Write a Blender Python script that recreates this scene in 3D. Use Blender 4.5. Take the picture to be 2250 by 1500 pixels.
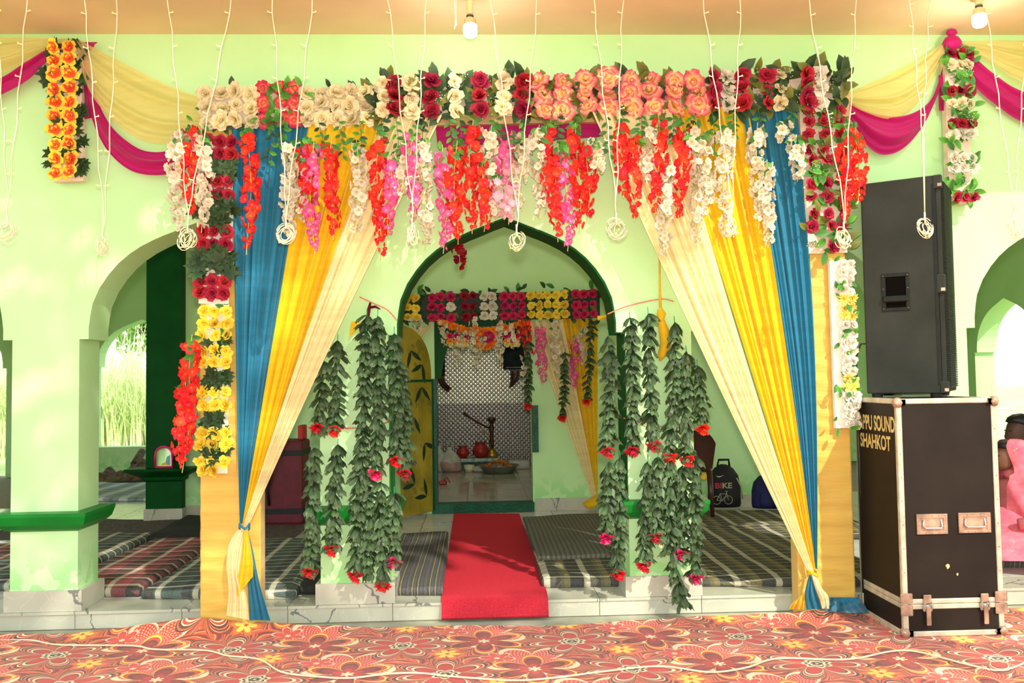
import bpy, bmesh, math, random
from mathutils import Vector, Matrix, Euler
from math import sin, cos, pi, radians

for _o in list(bpy.data.objects):
    bpy.data.objects.remove(_o)
SC = bpy.context.scene
COL = SC.collection
rnd = random.Random(11)

# ------------------------------------------------------------------ camera
FPX, VPX, VPY, ROLL, HCAM = 1900.0, 1050.0, 835.0, 0.015, 1.45
_cy = Vector(((VPX - 1125) / FPX, -(VPY - 750) / FPX, -1)).normalized()
_cx = Vector((1, ROLL, 0))
_cx = (_cx - _cy * _cx.dot(_cy)).normalized()
_cz = _cx.cross(_cy)
CAMP = Vector((0, 0, HCAM))
cam = bpy.data.objects.new('camera', bpy.data.cameras.new('camera'))
cam.data.sensor_width = 36
cam.data.lens = FPX / 2250 * 36
cam.data.clip_end = 300
cam.matrix_world = Matrix(((_cx.x, _cx.y, _cx.z, 0), (_cy.x, _cy.y, _cy.z, 0), (_cz.x, _cz.y, _cz.z, HCAM), (0, 0, 0, 1)))
COL.objects.link(cam)
SC.camera = cam

# ------------------------------------------------------------------ light
SUN_TRAVEL = Vector((-0.42, 0.80, -0.78)).normalized()
SC.view_settings.view_transform = 'Standard'
SC.view_settings.look = 'None'
SC.view_settings.gamma = 1.0
SC.view_settings.use_curve_mapping = False
SC.view_settings.exposure = 0.0

def build_world():
    w = bpy.data.worlds.new('sky')
    SC.world = w
    w.use_nodes = True
    nt = w.node_tree
    nt.nodes.clear()
    out = nt.nodes.new('ShaderNodeOutputWorld')
    bg = nt.nodes.new('ShaderNodeBackground')
    tc = nt.nodes.new('ShaderNodeTexCoord')
    sep = nt.nodes.new('ShaderNodeSeparateXYZ')
    rp = nt.nodes.new('ShaderNodeValToRGB')
    nt.links.new(tc.outputs['Generated'], sep.inputs[0])
    nt.links.new(sep.outputs['Z'], rp.inputs[0])
    e = rp.color_ramp.elements
    e[0].position = 0.0
    e[0].color = (1.0, 1.0, 0.96, 1)
    e[1].position = 0.7
    e[1].color = (0.72, 0.86, 1.0, 1)
    nt.links.new(rp.outputs[0], bg.inputs[0])
    bg.inputs[1].default_value = 2.3
    nt.links.new(bg.outputs[0], out.inputs[0])
build_world()
sun = bpy.data.objects.new('sun', bpy.data.lights.new('sun', 'SUN'))
sun.data.energy = 5.0
sun.data.angle = radians(0.9)
sun.data.color = (1.0, 0.95, 0.84)
sun.rotation_euler = SUN_TRAVEL.to_track_quat('-Z', 'Y').to_euler()
sun.location = (4, -6, 9)
COL.objects.link(sun)
# the photographer's flash just above the lens
flash = bpy.data.objects.new('camera_flash', bpy.data.lights.new('camera_flash', 'POINT'))
flash.data.energy = 620
flash.data.shadow_soft_size = 0.05
flash.data.color = (1.0, 0.97, 0.90)
flash.location = (0.0, -0.03, HCAM + 0.14)
COL.objects.link(flash)

# ------------------------------------------------------------------ pixel helpers (2250 x 1500 frame)
def _ray(px, py):
    d = Vector(((px - 1125) / FPX, -(py - 750) / FPX, -1))
    return Vector((_cx.dot(d), _cy.dot(d), _cz.dot(d)))
def at(px, py, Y):
    d = _ray(px, py)
    return CAMP + d * (Y / d.y)
def atz(px, py, z):
    d = _ray(px, py)
    return CAMP + d * ((z - HCAM) / d.z)

# ------------------------------------------------------------------ materials
def lin(c):
    return tuple(((v / 255) / 12.92 if v / 255 <= 0.04045 else ((v / 255 + 0.055) / 1.055) ** 2.4) for v in c) + (1,)
MATS = {}
class NT:
    """small expression helper around a shader node tree"""
    def __init__(s, m):
        s.m = m; s.t = m.node_tree; s.n = s.t.nodes; s.l = s.t.links
    def new(s, ty, **kw):
        n = s.n.new(ty)
        for k, v in kw.items(): setattr(n, k, v)
        return n
    def put(s, sock, v):
        if isinstance(v, bpy.types.NodeSocket): s.l.new(v, sock)
        else: sock.default_value = v
    def m_(s, op, *a):
        n = s.new('ShaderNodeMath', operation=op)
        for i, v in enumerate(a): s.put(n.inputs[i], v)
        return n.outputs[0]
    def mix(s, f, a, b, ty='MIX'):
        n = s.new('ShaderNodeMix', data_type='RGBA', blend_type=ty)
        s.put(n.inputs[0], f); s.put(n.inputs[6], a); s.put(n.inputs[7], b)
        return n.outputs[2]
    def coords(s, kind='Object'):
        return s.new('ShaderNodeTexCoord').outputs[kind]
    def sep(s, v):
        n = s.new('ShaderNodeSeparateXYZ'); s.l.new(v, n.inputs[0]); return n.outputs
    def comb(s, x, y, z=0.0):
        n = s.new('ShaderNodeCombineXYZ')
        for i, v in enumerate((x, y, z)): s.put(n.inputs[i], v)
        return n.outputs[0]
    def noise(s, scale, detail=3, vec=None, rough=0.5):
        n = s.new('ShaderNodeTexNoise')
        n.inputs['Scale'].default_value = scale; n.inputs['Detail'].default_value = detail; n.inputs['Roughness'].default_value = rough
        if vec is not None: s.l.new(vec, n.inputs['Vector'])
        return n.outputs[0]
    def ramp(s, f, stops, interp='LINEAR'):
        n = s.new('ShaderNodeValToRGB'); s.put(n.inputs[0], f)
        r = n.color_ramp; r.interpolation = interp
        while len(r.elements) < len(stops): r.elements.new(0.5)
        for e, (p, c) in zip(r.elements, stops): e.position = p; e.color = c
        return n.outputs[0]
    def bump(s, h, st, dist=0.02):
        n = s.new('ShaderNodeBump'); n.inputs['Strength'].default_value = st; n.inputs['Distance'].default_value = dist
        s.l.new(h, n.inputs['Height']); return n.outputs[0]
def newmat(name):
    m = bpy.data.materials.new(name); m.use_nodes = True
    m.node_tree.nodes.clear(); MATS[name] = m
    return NT(m)
def finish(k, col, rough=0.6, metal=0.0, normal=None, trans=0.0, spec=0.4, tcol=None, emit=None, es=0.0, sheen=0.0, glass=0.0, alpha=1.0):
    o = k.new('ShaderNodeOutputMaterial'); b = k.new('ShaderNodeBsdfPrincipled')
    k.put(b.inputs['Base Color'], col); k.put(b.inputs['Roughness'], rough); k.put(b.inputs['Metallic'], metal)
    b.inputs['Specular IOR Level'].default_value = spec
    b.inputs['Sheen Weight'].default_value = sheen
    b.inputs['Transmission Weight'].default_value = glass
    b.inputs['Alpha'].default_value = alpha
    if normal is not None: k.l.new(normal, b.inputs['Normal'])
    if emit is not None:
        b.inputs['Emission Color'].default_value = emit; b.inputs['Emission Strength'].default_value = es
    if trans > 0:
        t = k.new('ShaderNodeBsdfTranslucent'); k.put(t.inputs[0], col if tcol is None else tcol)
        x = k.new('ShaderNodeMixShader'); x.inputs[0].default_value = trans
        k.l.new(b.outputs[0], x.inputs[1]); k.l.new(t.outputs[0], x.inputs[2]); k.l.new(x.outputs[0], o.inputs[0])
    else:
        k.l.new(b.outputs[0], o.inputs[0])
    return k.m
def mat(name, c, rough=0.6, var=0.08, scale=6.0, bump=0.0, bscale=60.0, metal=0.0, trans=0.0, spec=0.4, sheen=0.0, c2=None):
    if name in MATS: return MATS[name]
    k = newmat(name); co = k.coords()
    n = k.noise(scale, 4, co)
    dark = c2 if c2 else tuple(max(0, v * (1 - 2.2 * var)) for v in c)
    col = k.ramp(n, [(0.3, lin(dark)), (0.7, lin(c))])
    nm = k.bump(k.noise(bscale, 3, co), bump) if bump > 0 else None
    return finish(k, col, rough, metal, nm, trans, spec, sheen=sheen)
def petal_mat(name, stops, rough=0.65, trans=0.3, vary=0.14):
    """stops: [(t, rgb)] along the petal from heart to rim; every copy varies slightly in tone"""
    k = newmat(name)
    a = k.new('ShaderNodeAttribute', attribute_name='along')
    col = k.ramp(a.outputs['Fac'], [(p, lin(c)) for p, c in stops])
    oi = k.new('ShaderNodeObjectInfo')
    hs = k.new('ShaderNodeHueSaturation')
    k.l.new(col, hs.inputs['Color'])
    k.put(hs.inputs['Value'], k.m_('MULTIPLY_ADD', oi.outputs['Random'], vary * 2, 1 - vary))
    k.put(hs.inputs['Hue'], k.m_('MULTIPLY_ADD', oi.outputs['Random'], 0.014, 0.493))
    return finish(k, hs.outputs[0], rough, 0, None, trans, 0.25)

# ------------------------------------------------------------------ mesh builder
class MB:
    def __init__(s): s.v = []; s.f = []; s.mi = []; s.t = []
    def add(s, vs, fs, mi=0, ts=None):
        b = len(s.v); s.v += [tuple(v) for v in vs]
        s.t += list(ts) if ts else [0.0] * len(vs)
        for f in fs: s.f.append(tuple(i + b for i in f)); s.mi.append(mi)
        return s
    def box(s, x0, x1, y0, y1, z0, z1, mi=0, M=None):
        vs = [Vector((x, y, z)) for z in (z0, z1) for y in (y0, y1) for x in (x0, x1)]
        if M is not None: vs = [M @ v for v in vs]
        return s.add(vs, [(0, 2, 3, 1), (4, 5, 7, 6), (0, 1, 5, 4), (2, 6, 7, 3), (0, 4, 6, 2), (1, 3, 7, 5)], mi)
    def cbox(s, x0, x1, y0, y1, z0, z1, b, mi=0, M=None, seg=1):
        bm = bmesh.new()
        bmesh.ops.create_cube(bm, size=1, matrix=Matrix.Translation(((x0 + x1) / 2, (y0 + y1) / 2, (z0 + z1) / 2)) @ Matrix.Diagonal((x1 - x0, y1 - y0, z1 - z0, 1)))
        bmesh.ops.bevel(bm, geom=bm.edges[:], offset=b, segments=seg, affect='EDGES', profile=0.5)
        bm.verts.index_update()
        vs = [(M @ v.co) if M is not None else v.co.copy() for v in bm.verts]
        fs = [[v.index for v in f.verts] for f in bm.faces]
        bm.free()
        return s.add(vs, fs, mi)
    def tube(s, pts, r, n=6, mi=0, caps=True, ts=None):
        pts = [Vector(p) for p in pts]
        k = len(pts); rr = r if isinstance(r, (list, tuple)) else [r] * k
        up = Vector((0.13, 0.31, 0.94)); vs = []; fs = []; tt = []
        for i, p in enumerate(pts):
            d = (pts[min(i + 1, k - 1)] - pts[max(i - 1, 0)])
            if d.length < 1e-9: d = Vector((0, 0, 1))
            d.normalize()
            a = d.cross(up)
            if a.length < 1e-3: a = d.cross(Vector((1, 0, 0)))
            a.normalize(); b = d.cross(a)
            for j in range(n):
                q = 2 * pi * j / n
                vs.append(p + (a * cos(q) + b * sin(q)) * rr[i]); tt.append(ts[i] if ts else 0)
        for i in range(k - 1):
            for j in range(n):
                j2 = (j + 1) % n
                fs.append((i * n + j, i * n + j2, (i + 1) * n + j2, (i + 1) * n + j))
        if caps: fs.append(tuple(range(n))[::-1]); fs.append(tuple(range((k - 1) * n, k * n)))
        return s.add(vs, fs, mi, tt)
    def lathe(s, prof, n=16, mi=0, M=None, ts=None):
        vs = []; fs = []; k = len(prof); tt = []
        for i, (r, z) in enumerate(prof):
            for j in range(n):
                a = 2 * pi * j / n
                v = Vector((r * cos(a), r * sin(a), z)); vs.append(M @ v if M is not None else v); tt.append(ts[i] if ts else 0)
        for i in range(k - 1):
            for j in range(n):
                j2 = (j + 1) % n
                fs.append((i * n + j, i * n + j2, (i + 1) * n + j2, (i + 1) * n + j))
        if prof[0][0] > 1e-4: fs.append(tuple(range(n))[::-1])
        if prof[-1][0] > 1e-4: fs.append(tuple(range((k - 1) * n, k * n)))
        return s.add(vs, fs, mi, tt)
    def grid(s, fn, nu, nv, mi=0, tv=None):
        vs = []; tt = []
        for j in range(nv + 1):
            for i in range(nu + 1):
                vs.append(Vector(fn(i / nu, j / nv))); tt.append(tv(i / nu, j / nv) if tv else 0)
        w = nu + 1
        fs = [(j * w + i, j * w + i + 1, (j + 1) * w + i + 1, (j + 1) * w + i) for j in range(nv) for i in range(nu)]
        return s.add(vs, fs, mi, tt)
    def prism(s, poly, y0, y1, mi=0, M=None):
        """poly: (x, z) outline, extruded along y"""
        n = len(poly)
        vs = [Vector((x, y0, z)) for x, z in poly] + [Vector((x, y1, z)) for x, z in poly]
        if M is not None: vs = [M @ v for v in vs]
        fs = [tuple(range(n)), tuple(range(n, 2 * n))[::-1]] + [(i, i + n, (i + 1) % n + n, (i + 1) % n) for i in range(n)]
        return s.add(vs, fs, mi)
    def mesh(s, name, mats, smooth=False):
        me = bpy.data.meshes.new(name)
        me.from_pydata([tuple(v) for v in s.v], [], s.f)
        for m in (mats if isinstance(mats, (list, tuple)) else [mats]):
            me.materials.append(MATS[m] if isinstance(m, str) else m)
        me.polygons.foreach_set('material_index', s.mi)
        if smooth: me.polygons.foreach_set('use_smooth', [True] * len(s.f))
        if any(s.t):
            at_ = me.attributes.new('along', 'FLOAT', 'POINT'); at_.data.foreach_set('value', s.t)
        bm = bmesh.new(); bm.from_mesh(me)
        bmesh.ops.recalc_face_normals(bm, faces=bm.faces[:]); bm.to_mesh(me); bm.free()
        me.update()
        return me

# ------------------------------------------------------------------ objects
WORLD = {}
def put(name, me, parent=None, W=None, label=None):
    """link a mesh (or an Empty) at world matrix W, as a child of parent when given"""
    o = bpy.data.objects.new(name, me); COL.objects.link(o)
    W = W if W is not None else Matrix.Identity(4)
    WORLD[o] = W
    if parent is not None:
        o.parent = parent; o.matrix_basis = WORLD[parent].inverted() @ W
    else: o.matrix_basis = W
    if label: o['label'] = label
    return o
def thing(name, label, cat, loc=(0, 0, 0), group=None, rz=0.0):
    o = put(name, None, None, Matrix.Translation(loc) @ Matrix.Rotation(rz, 4, 'Z'))
    o.empty_display_size = 0.05
    o['label'] = label; o['category'] = cat
    if group: o['group'] = group
    return o
def tag(o, label, cat, group=None):
    o['label'] = label; o['category'] = cat
    if group: o['group'] = group
    return o
def part(name, mb, mats, parent, smooth=False, label=None, M=None):
    """mb is in world coordinates unless M (a world matrix) places it"""
    W = M if M is not None else Matrix.Translation(WORLD[parent].translation)
    if M is None:
        t = WORLD[parent].translation
        mb.v = [(v[0] - t.x, v[1] - t.y, v[2] - t.z) for v in mb.v]
    return put(name, mb.mesh(name, mats, smooth), parent, W, label)
def single(name, mb, mats, label, cat, loc, group=None, smooth=False):
    """a thing that is one mesh, origin moved to loc; mb in world coordinates"""
    l = Vector(loc)
    mb.v = [(v[0] - l.x, v[1] - l.y, v[2] - l.z) for v in mb.v]
    return tag(put(name, mb.mesh(name, mats, smooth), None, Matrix.Translation(l)), label, cat, group)
def struct(name, mb, mats, smooth=False, label=None):
    o = put(name, mb.mesh(name, mats, smooth)); o['kind'] = 'structure'
    if label: o['label'] = label
    return o
T = Matrix.Translation
def RX(a): return Matrix.Rotation(radians(a), 4, 'X')
def RY(a): return Matrix.Rotation(radians(a), 4, 'Y')
def RZ(a): return Matrix.Rotation(radians(a), 4, 'Z')
def S(k): return Matrix.Diagonal((k, k, k, 1)) if not isinstance(k, (tuple, list)) else Matrix.Diagonal((*k, 1))
ORD = ['first', 'second', 'third', 'fourth', 'fifth', 'sixth', 'seventh', 'eighth', 'ninth', 'tenth', 'eleventh', 'twelfth',
       'thirteenth', 'fourteenth', 'fifteenth', 'sixteenth', 'seventeenth', 'eighteenth', 'nineteenth', 'twentieth',
       'twenty-first', 'twenty-second', 'twenty-third', 'twenty-fourth']

# plan of the place (metres; camera stands at x 0, y 0)
YF = 5.335        # face of the marble step
ZP = 0.106        # platform floor
ZCH = 0.19       # raised floor of the shrine room
ZC = 3.62         # ceiling
YW = YF + 0.015   # front face of the arcade
TW = 0.28         # wall thickness
YC = 8.88         # face of the inner chamber
YB = 13.3         # back wall
XS = 7.0          # right side wall
XL = -9.4         # left side wall
YT = YF - 0.13    # front of the wooden gate frame
# ================================================================== materials
def wall_mat():
    k = newmat('lime_wall'); co = k.coords()
    n1 = k.noise(1.6, 4, co); n2 = k.noise(9, 5, co)
    c = k.ramp(n1, [(0.35, lin((176, 217, 150))), (0.7, lin((187, 225, 163)))])
    z = k.sep(co)[2]
    low = k.m_('SUBTRACT', 1.0, k.m_('MULTIPLY', k.m_('SUBTRACT', z, 0.25), 4.0))
    st = k.m_('MULTIPLY', k.m_('MAXIMUM', k.m_('MINIMUM', low, 1.0), 0.0), k.m_('GREATER_THAN', n2, 0.5))
    c = k.mix(k.m_('MULTIPLY', st, 0.75), c, lin((140, 208, 120)))
    return finish(k, c, 0.55, 0, k.bump(k.noise(40, 4, co), 0.08), spec=0.3)
wall_mat()
mat('peach_ceiling', (226, 202, 158), 0.7, 0.04, 1.5, 0.05, 30)
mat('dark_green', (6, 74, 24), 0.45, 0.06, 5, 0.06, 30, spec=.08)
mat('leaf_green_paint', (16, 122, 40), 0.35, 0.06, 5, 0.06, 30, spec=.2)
mat('teal_green', (12, 84, 54), 0.35, 0.12, 9, 0.15, 40, spec=.15)
mat('cement', (178, 176, 150), 0.9, 0.08, 5, 0.25, 60)
mat('grout', (150, 140, 110), 0.9, 0.08, 20)
def marble(name, base, dark, rough):
    k = newmat(name); co = k.coords(); oi = k.new('ShaderNodeObjectInfo')
    va = k.new('ShaderNodeVectorMath', operation='ADD'); k.l.new(co, va.inputs[0])
    k.l.new(k.comb(k.m_('MULTIPLY', oi.outputs['Random'], 17.0), k.m_('MULTIPLY', oi.outputs['Random'], 7.3), k.m_('MULTIPLY', oi.outputs['Random'], 3.1)), va.inputs[1])
    v = va.outputs[0]
    nz = k.new('ShaderNodeTexNoise'); nz.inputs['Scale'].default_value = 3.5; nz.inputs['Detail'].default_value = 5; k.l.new(v, nz.inputs['Vector'])
    vm = k.new('ShaderNodeVectorMath', operation='MULTIPLY_ADD'); k.l.new(nz.outputs['Color'], vm.inputs[0]); vm.inputs[1].default_value = (0.55, 0.55, 0.55); k.l.new(v, vm.inputs[2])
    vo = k.new('ShaderNodeTexVoronoi', feature='DISTANCE_TO_EDGE'); vo.inputs['Scale'].default_value = 1.3; k.l.new(vm.outputs[0], vo.inputs['Vector'])
    vein = k.m_('MULTIPLY', k.m_('LESS_THAN', vo.outputs['Distance'], 0.0075), k.m_('GREATER_THAN', k.noise(2.2, 2, v), 0.44))
    vo2 = k.new('ShaderNodeTexVoronoi', feature='DISTANCE_TO_EDGE'); vo2.inputs['Scale'].default_value = 4.0; k.l.new(vm.outputs[0], vo2.inputs['Vector'])
    soft = k.m_('LESS_THAN', vo2.outputs['Distance'], 0.014)
    c = k.ramp(k.noise(2.5, 5, v), [(0.3, lin(tuple(x * 0.9 for x in base))), (0.7, lin(base))])
    c = k.mix(k.m_('MULTIPLY', soft, 0.14), c, lin((232, 228, 212)))
    c = k.mix(k.m_('MULTIPLY', vein, 0.8), c, lin(dark))
    return finish(k, c, rough, 0, None, spec=0.5)
marble('marble_slab', (186, 184, 162), (84, 88, 88), 0.28)
marble('marble_floor', (206, 206, 194), (120, 122, 118), 0.18)
mat('chamber_tile', (176, 168, 150), 0.12, 0.05, 3)

def silver_mat(name, base, sc):
    k = newmat(name); co = k.coords(); s = k.sep(co)
    def dome(v, off=0.0):
        f = k.m_('SUBTRACT', k.m_('FRACT', k.m_('ADD', k.m_('MULTIPLY', v, sc), off)), 0.5)
        return k.m_('MULTIPLY', f, f)
    d1 = k.m_('ADD', dome(s[0]), dome(s[2])); d2 = k.m_('ADD', dome(s[0], 0.5), dome(s[2], 0.5))
    d = k.m_('MINIMUM', d1, d2)
    h = k.m_('SUBTRACT', 1.0, k.m_('MINIMUM', k.m_('MULTIPLY', d, 9.0), 1.0))
    c = k.ramp(h, [(0.0, lin(tuple(v * 0.62 for v in base))), (0.6, lin(base))])
    return finish(k, c, 0.3, 0.85, k.bump(h, 0.9, 0.012), spec=0.5)
silver_mat('embossed_silver', (226, 218, 200), 15.0)
silver_mat('embossed_grey', (164, 156, 152), 15.0)

def carpet_mat():
    k = newmat('floral_carpet'); s = k.sep(k.coords()); X, Y = s[0], s[1]
    nz = k.noise(7.0, 2, k.coords())
    E1, E2x, E2y = 0.93, 0.25, 0.48
    def flower(cx, cy, n, R, rot, dent, power=0.7, sx=1.0):
        kk = k.m_('FLOOR', k.m_('ADD', k.m_('DIVIDE', k.m_('SUBTRACT', cy, Y), E2y), 0.5))
        dy = k.m_('ADD', k.m_('SUBTRACT', Y, cy), k.m_('MULTIPLY', kk, E2y))
        x1 = k.m_('SUBTRACT', k.m_('SUBTRACT', X, cx), k.m_('MULTIPLY', kk, E2x))
        dx = k.m_('MULTIPLY', k.m_('SUBTRACT', k.m_('FRACT', k.m_('ADD', k.m_('DIVIDE', x1, E1), 0.5)), 0.5), E1 / sx)
        r = k.m_('SQRT', k.m_('ADD', k.m_('MULTIPLY', dx, dx), k.m_('MULTIPLY', dy, dy)))
        th = k.m_('ADD', k.m_('ARCTAN2', dy, dx), rot)
        pet = k.m_('POWER', k.m_('ABSOLUTE', k.m_('COSINE', k.m_('MULTIPLY', th, n / 2))), power)
        Rt = k.m_('MULTIPLY', k.m_('MULTIPLY_ADD', pet, 1 - dent, dent), R)
        q = k.m_('DIVIDE', r, Rt)
        return q, r, th
    L = lin
    red, dred, cream, blk, org, yel = L((196, 44, 30)), L((150, 32, 26)), L((238, 220, 168)), L((66, 46, 44)), L((226, 96, 48)), L((246, 206, 70))
    # filler: outlines echoing the petals, slightly wavering
    qa, ra, ta = flower(-1.43, 4.74, 7, 0.245, 0.2, 0.20, 0.72, 1.2)
    qb, rb, tb = flower(-0.985, 4.78, 6, 0.225, 0.5, 0.20, 0.8, 1.1)
    f = k.m_('FRACT', k.m_('ADD', k.m_('MULTIPLY', k.m_('MINIMUM', qa, qb), 3.4), k.m_('MULTIPLY', nz, 0.5)))
    base = k.ramp(f, [(0.0, blk), (0.12, L((150, 52, 36))), (0.2, L((206, 66, 46))), (0.42, org), (0.55, L((210, 70, 48))), (0.66, L((236, 196, 120))), (0.73, L((196, 58, 40))), (0.9, L((120, 50, 40)))])
    col = base
    # white line-drawn flower
    q, r, th = flower(-0.74, 4.42, 5, 0.25, 0.35, 0.42, 0.8)
    lace = k.m_('SINE', k.m_('MULTIPLY', r, 190.0)); lace2 = k.m_('SINE', k.m_('MULTIPLY', th, 42.0))
    lc = k.mix(k.m_('GREATER_THAN', k.m_('MULTIPLY', lace, lace2), 0.42), L((216, 62, 44)), L((240, 176, 140)))
    lc = k.mix(k.m_('GREATER_THAN', q, 0.86), lc, cream)
    lc = k.mix(k.m_('LESS_THAN', r, 0.032), lc, cream)
    col = k.mix(k.m_('LESS_THAN', q, 1.0), col, lc)
    q, r, th = flower(-0.92, 4.96 - 0.24 * 2, 6, 0.10, 0.2, 0.35, 0.9)
    lc = k.ramp(q, [(0.0, cream), (0.18, L((220, 70, 54))), (0.75, L((210, 60, 48))), (0.86, L((240, 180, 150)))], 'CONSTANT')
    col = k.mix(k.m_('LESS_THAN', q, 1.0), col, lc)
    # maroon flower with cream star
    q, r, th = flower(-0.985, 4.78, 6, 0.225, 0.5, 0.20, 0.8, 1.1)
    lc = k.ramp(q, [(0.0, red), (0.35, dred), (0.62, L((96, 34, 30))), (0.74, L((202, 60, 36))), (0.86, yel), (0.93, L((226, 110, 50)))], 'CONSTANT')
    q2, r2, _ = flower(-0.985, 4.78, 6, 0.036, 0.5, 0.25, 1.0)
    lc = k.mix(k.m_('LESS_THAN', q2, 1.0), lc, cream)
    col = k.mix(k.m_('LESS_THAN', q, 1.0), col, lc)
    # big red flower, black and cream heart
    q, r, th = flower(-1.43, 4.74, 7, 0.245, 0.2, 0.20, 0.72, 1.2)
    lc = k.ramp(q, [(0.0, blk), (0.22, red), (0.62, blk), (0.66, cream), (0.72, L((206, 62, 44))), (0.80, cream), (0.83, blk), (0.90, org), (0.95, blk)], 'CONSTANT')
    q2, r2, _ = flower(-1.43, 4.74, 7, 0.066, 0.2 + 0.45, 0.72, 1.0, 1.2)
    dots = k.ramp(q2, [(0.0, cream), (0.12, blk), (0.42, cream), (0.62, blk), (0.8, cream)], 'CONSTANT')
    lc = k.mix(k.m_('LESS_THAN', q2, 1.0), lc, dots)
    col = k.mix(k.m_('LESS_THAN', q, 1.0), col, lc)
    # small yellow flower
    q, r, th = flower(-1.18, 4.575, 6, 0.105, 0.1, 0.32, 0.8)
    lc = k.ramp(q, [(0.0, red), (0.14, yel), (0.62, L((232, 120, 40))), (0.84, L((220, 92, 40)))], 'CONSTANT')
    col = k.mix(k.m_('LESS_THAN', q, 1.0), col, lc)
    fz = k.noise(420, 2, k.coords())
    col = k.mix(0.14, col, k.ramp(fz, [(0.3, L((150, 60, 44))), (0.7, L((250, 200, 170)))]))
    return finish(k, col, 0.95, 0, k.bump(fz, 0.3, 0.004), spec=0.15, sheen=0.15)
carpet_mat()

# ================================================================== arcades
ARCH = [(1, 0), (1, .1), (.985, .22), (.967, .32), (.905, .465), (.823, .588), (.735, .69), (.638, .774), (.54, .84), (.432, .897), (.33, .942), (.226, .982), (.11, 1.03), (0, 1.07)]
ZS = 1.735
def arch_curve(u0, u1, notch=0.055):
    c = (u0 + u1) / 2; a = (u1 - u0) / 2 - notch
    L = [(c - a * u, ZS + a * v) for u, v in ARCH]
    return L + [(c + a * u, ZS + a * v) for u, v in ARCH[-2::-1]]
def arcade(mb, ua, ub, openings, y0, y1, M=None, sill=0.0, z0=ZP, z1=ZC):
    def q(p): return [(M @ Vector(v)) if M is not None else v for v in p]
    def rect(a, b, za, zb):
        for y in (y0, y1): mb.add(q([(a, y, za), (b, y, za), (b, y, zb), (a, y, zb)]), [(0, 1, 2, 3)])
    u = ua
    for (o0, o1) in openings:
        rect(u, o0, z0, z1)
        P = [(o0, z0 + sill), (o0, ZS)] + arch_curve(o0, o1) + [(o1, ZS), (o1, z0 + sill)]
        for (xa, za), (xb, zb) in zip(P, P[1:]):
            if xb - xa > 1e-6:
                for y in (y0, y1): mb.add(q([(xa, y, za), (xb, y, zb), (xb, y, z1), (xa, y, z1)]), [(0, 1, 2, 3)])
            mb.add(q([(xa, y0, za), (xb, y0, zb), (xb, y1, zb), (xa, y1, za)]), [(0, 1, 2, 3)])
        if sill > 0:
            rect(o0, o1, z0, z0 + sill)
            mb.add(q([(o0, y0, z0 + sill), (o1, y0, z0 + sill), (o1, y1, z0 + sill), (o0, y1, z0 + sill)]), [(0, 1, 2, 3)])
        u = o1
    rect(u, ub, z0, z1)
PILLARS = [(-8.39, -7.97), (-6.53, -6.12), (-4.68, -4.27), (-2.815, -2.417), (-0.969, -0.549), (0.920, 1.335), (2.665, 3.096), (4.52, 4.94), (6.40, 6.80)]
OPEN = [(a[1], b[0]) for a, b in zip(PILLARS, PILLARS[1:])]
mb = MB(); arcade(mb, XL, XS, OPEN, YW, YW + TW)
wall_front = struct('wall_front', mb, 'lime_wall', label='pale green plastered arcade wall with pointed arches')
# pillar skirting slabs, collars, painted green reveals
for (a, b) in PILLARS[2:8]:
    zt = ZP + 0.125; y0, y1 = YW, YW + TW
    for (xa, xb, ya, yb) in ((a - .03, b + .03, y0 - .013, y0), (a - .03, b + .03, y1, y1 + .025), (a - .03, a, y0, y1), (b, b + .03, y0, y1)):
        m_ = MB(); m_.box(xa, xb, ya, yb, ZP + .001, zt)
        part('base_tile', m_, 'marble_slab', wall_front)
    m_ = MB()
    zc0, zc1 = ZP + 0.475, ZP + 0.59
    prof = [(0.0, zc0), (0.03, zc0 + .015), (0.06, zc0 + .045), (0.075, zc1 - .02), (0.075, zc1), (0.0, zc1 + .004)]
    rings = []
    vs = []; fs = []
    for d, z in prof: vs += [(a - d, y0 - d, z), (b + d, y0 - d, z), (b + d, y1 + d, z), (a - d, y1 + d, z)]
    for i in range(len(prof) - 1):
        for j in range(4): fs.append((i * 4 + j, i * 4 + (j + 1) % 4, i * 4 + 4 + (j + 1) % 4, i * 4 + 4 + j))
    m_.add(vs, fs); part('pillar_collar', m_, 'leaf_green_paint', wall_front, label='green painted ledge around the pillar')
zc1 = ZP + 0.59
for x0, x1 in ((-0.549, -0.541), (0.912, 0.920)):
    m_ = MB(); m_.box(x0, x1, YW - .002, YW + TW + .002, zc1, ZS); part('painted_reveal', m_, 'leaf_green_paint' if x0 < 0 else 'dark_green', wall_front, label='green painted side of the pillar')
m_ = MB()
cv = [(-0.549, ZS)] + arch_curve(-0.549, 0.920) + [(0.920, ZS)]
cin = []
cc = (-0.549 + 0.920) / 2
for x, z in cv: cin.append((cc + (x - cc) * 0.985, z - 0.012 if z > ZS + .01 else z - .006))
for i in range(len(cv) - 1):
    (xa, za), (xb, zb) = cin[i], cin[i + 1]; (xc, zc_), (xd, zd) = cv[i], cv[i + 1]
    y0, y1 = YW - .003, YW + TW + .003
    m_.add([(xa, y0, za), (xb, y0, zb), (xb, y1, zb), (xa, y1, za)], [(0, 1, 2, 3)])
    m_.add([(xa, y0, za), (xb, y0, zb), (xd, y0, zd), (xc, y0, zc_)], [(0, 1, 2, 3)])
    m_.add([(xa, y1, za), (xb, y1, zb), (xd, y1, zd), (xc, y1, zc_)], [(0, 1, 2, 3)])
trim_1 = struct('trim_1', m_, 'dark_green', label='dark green painted lining of the middle arch')

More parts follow.
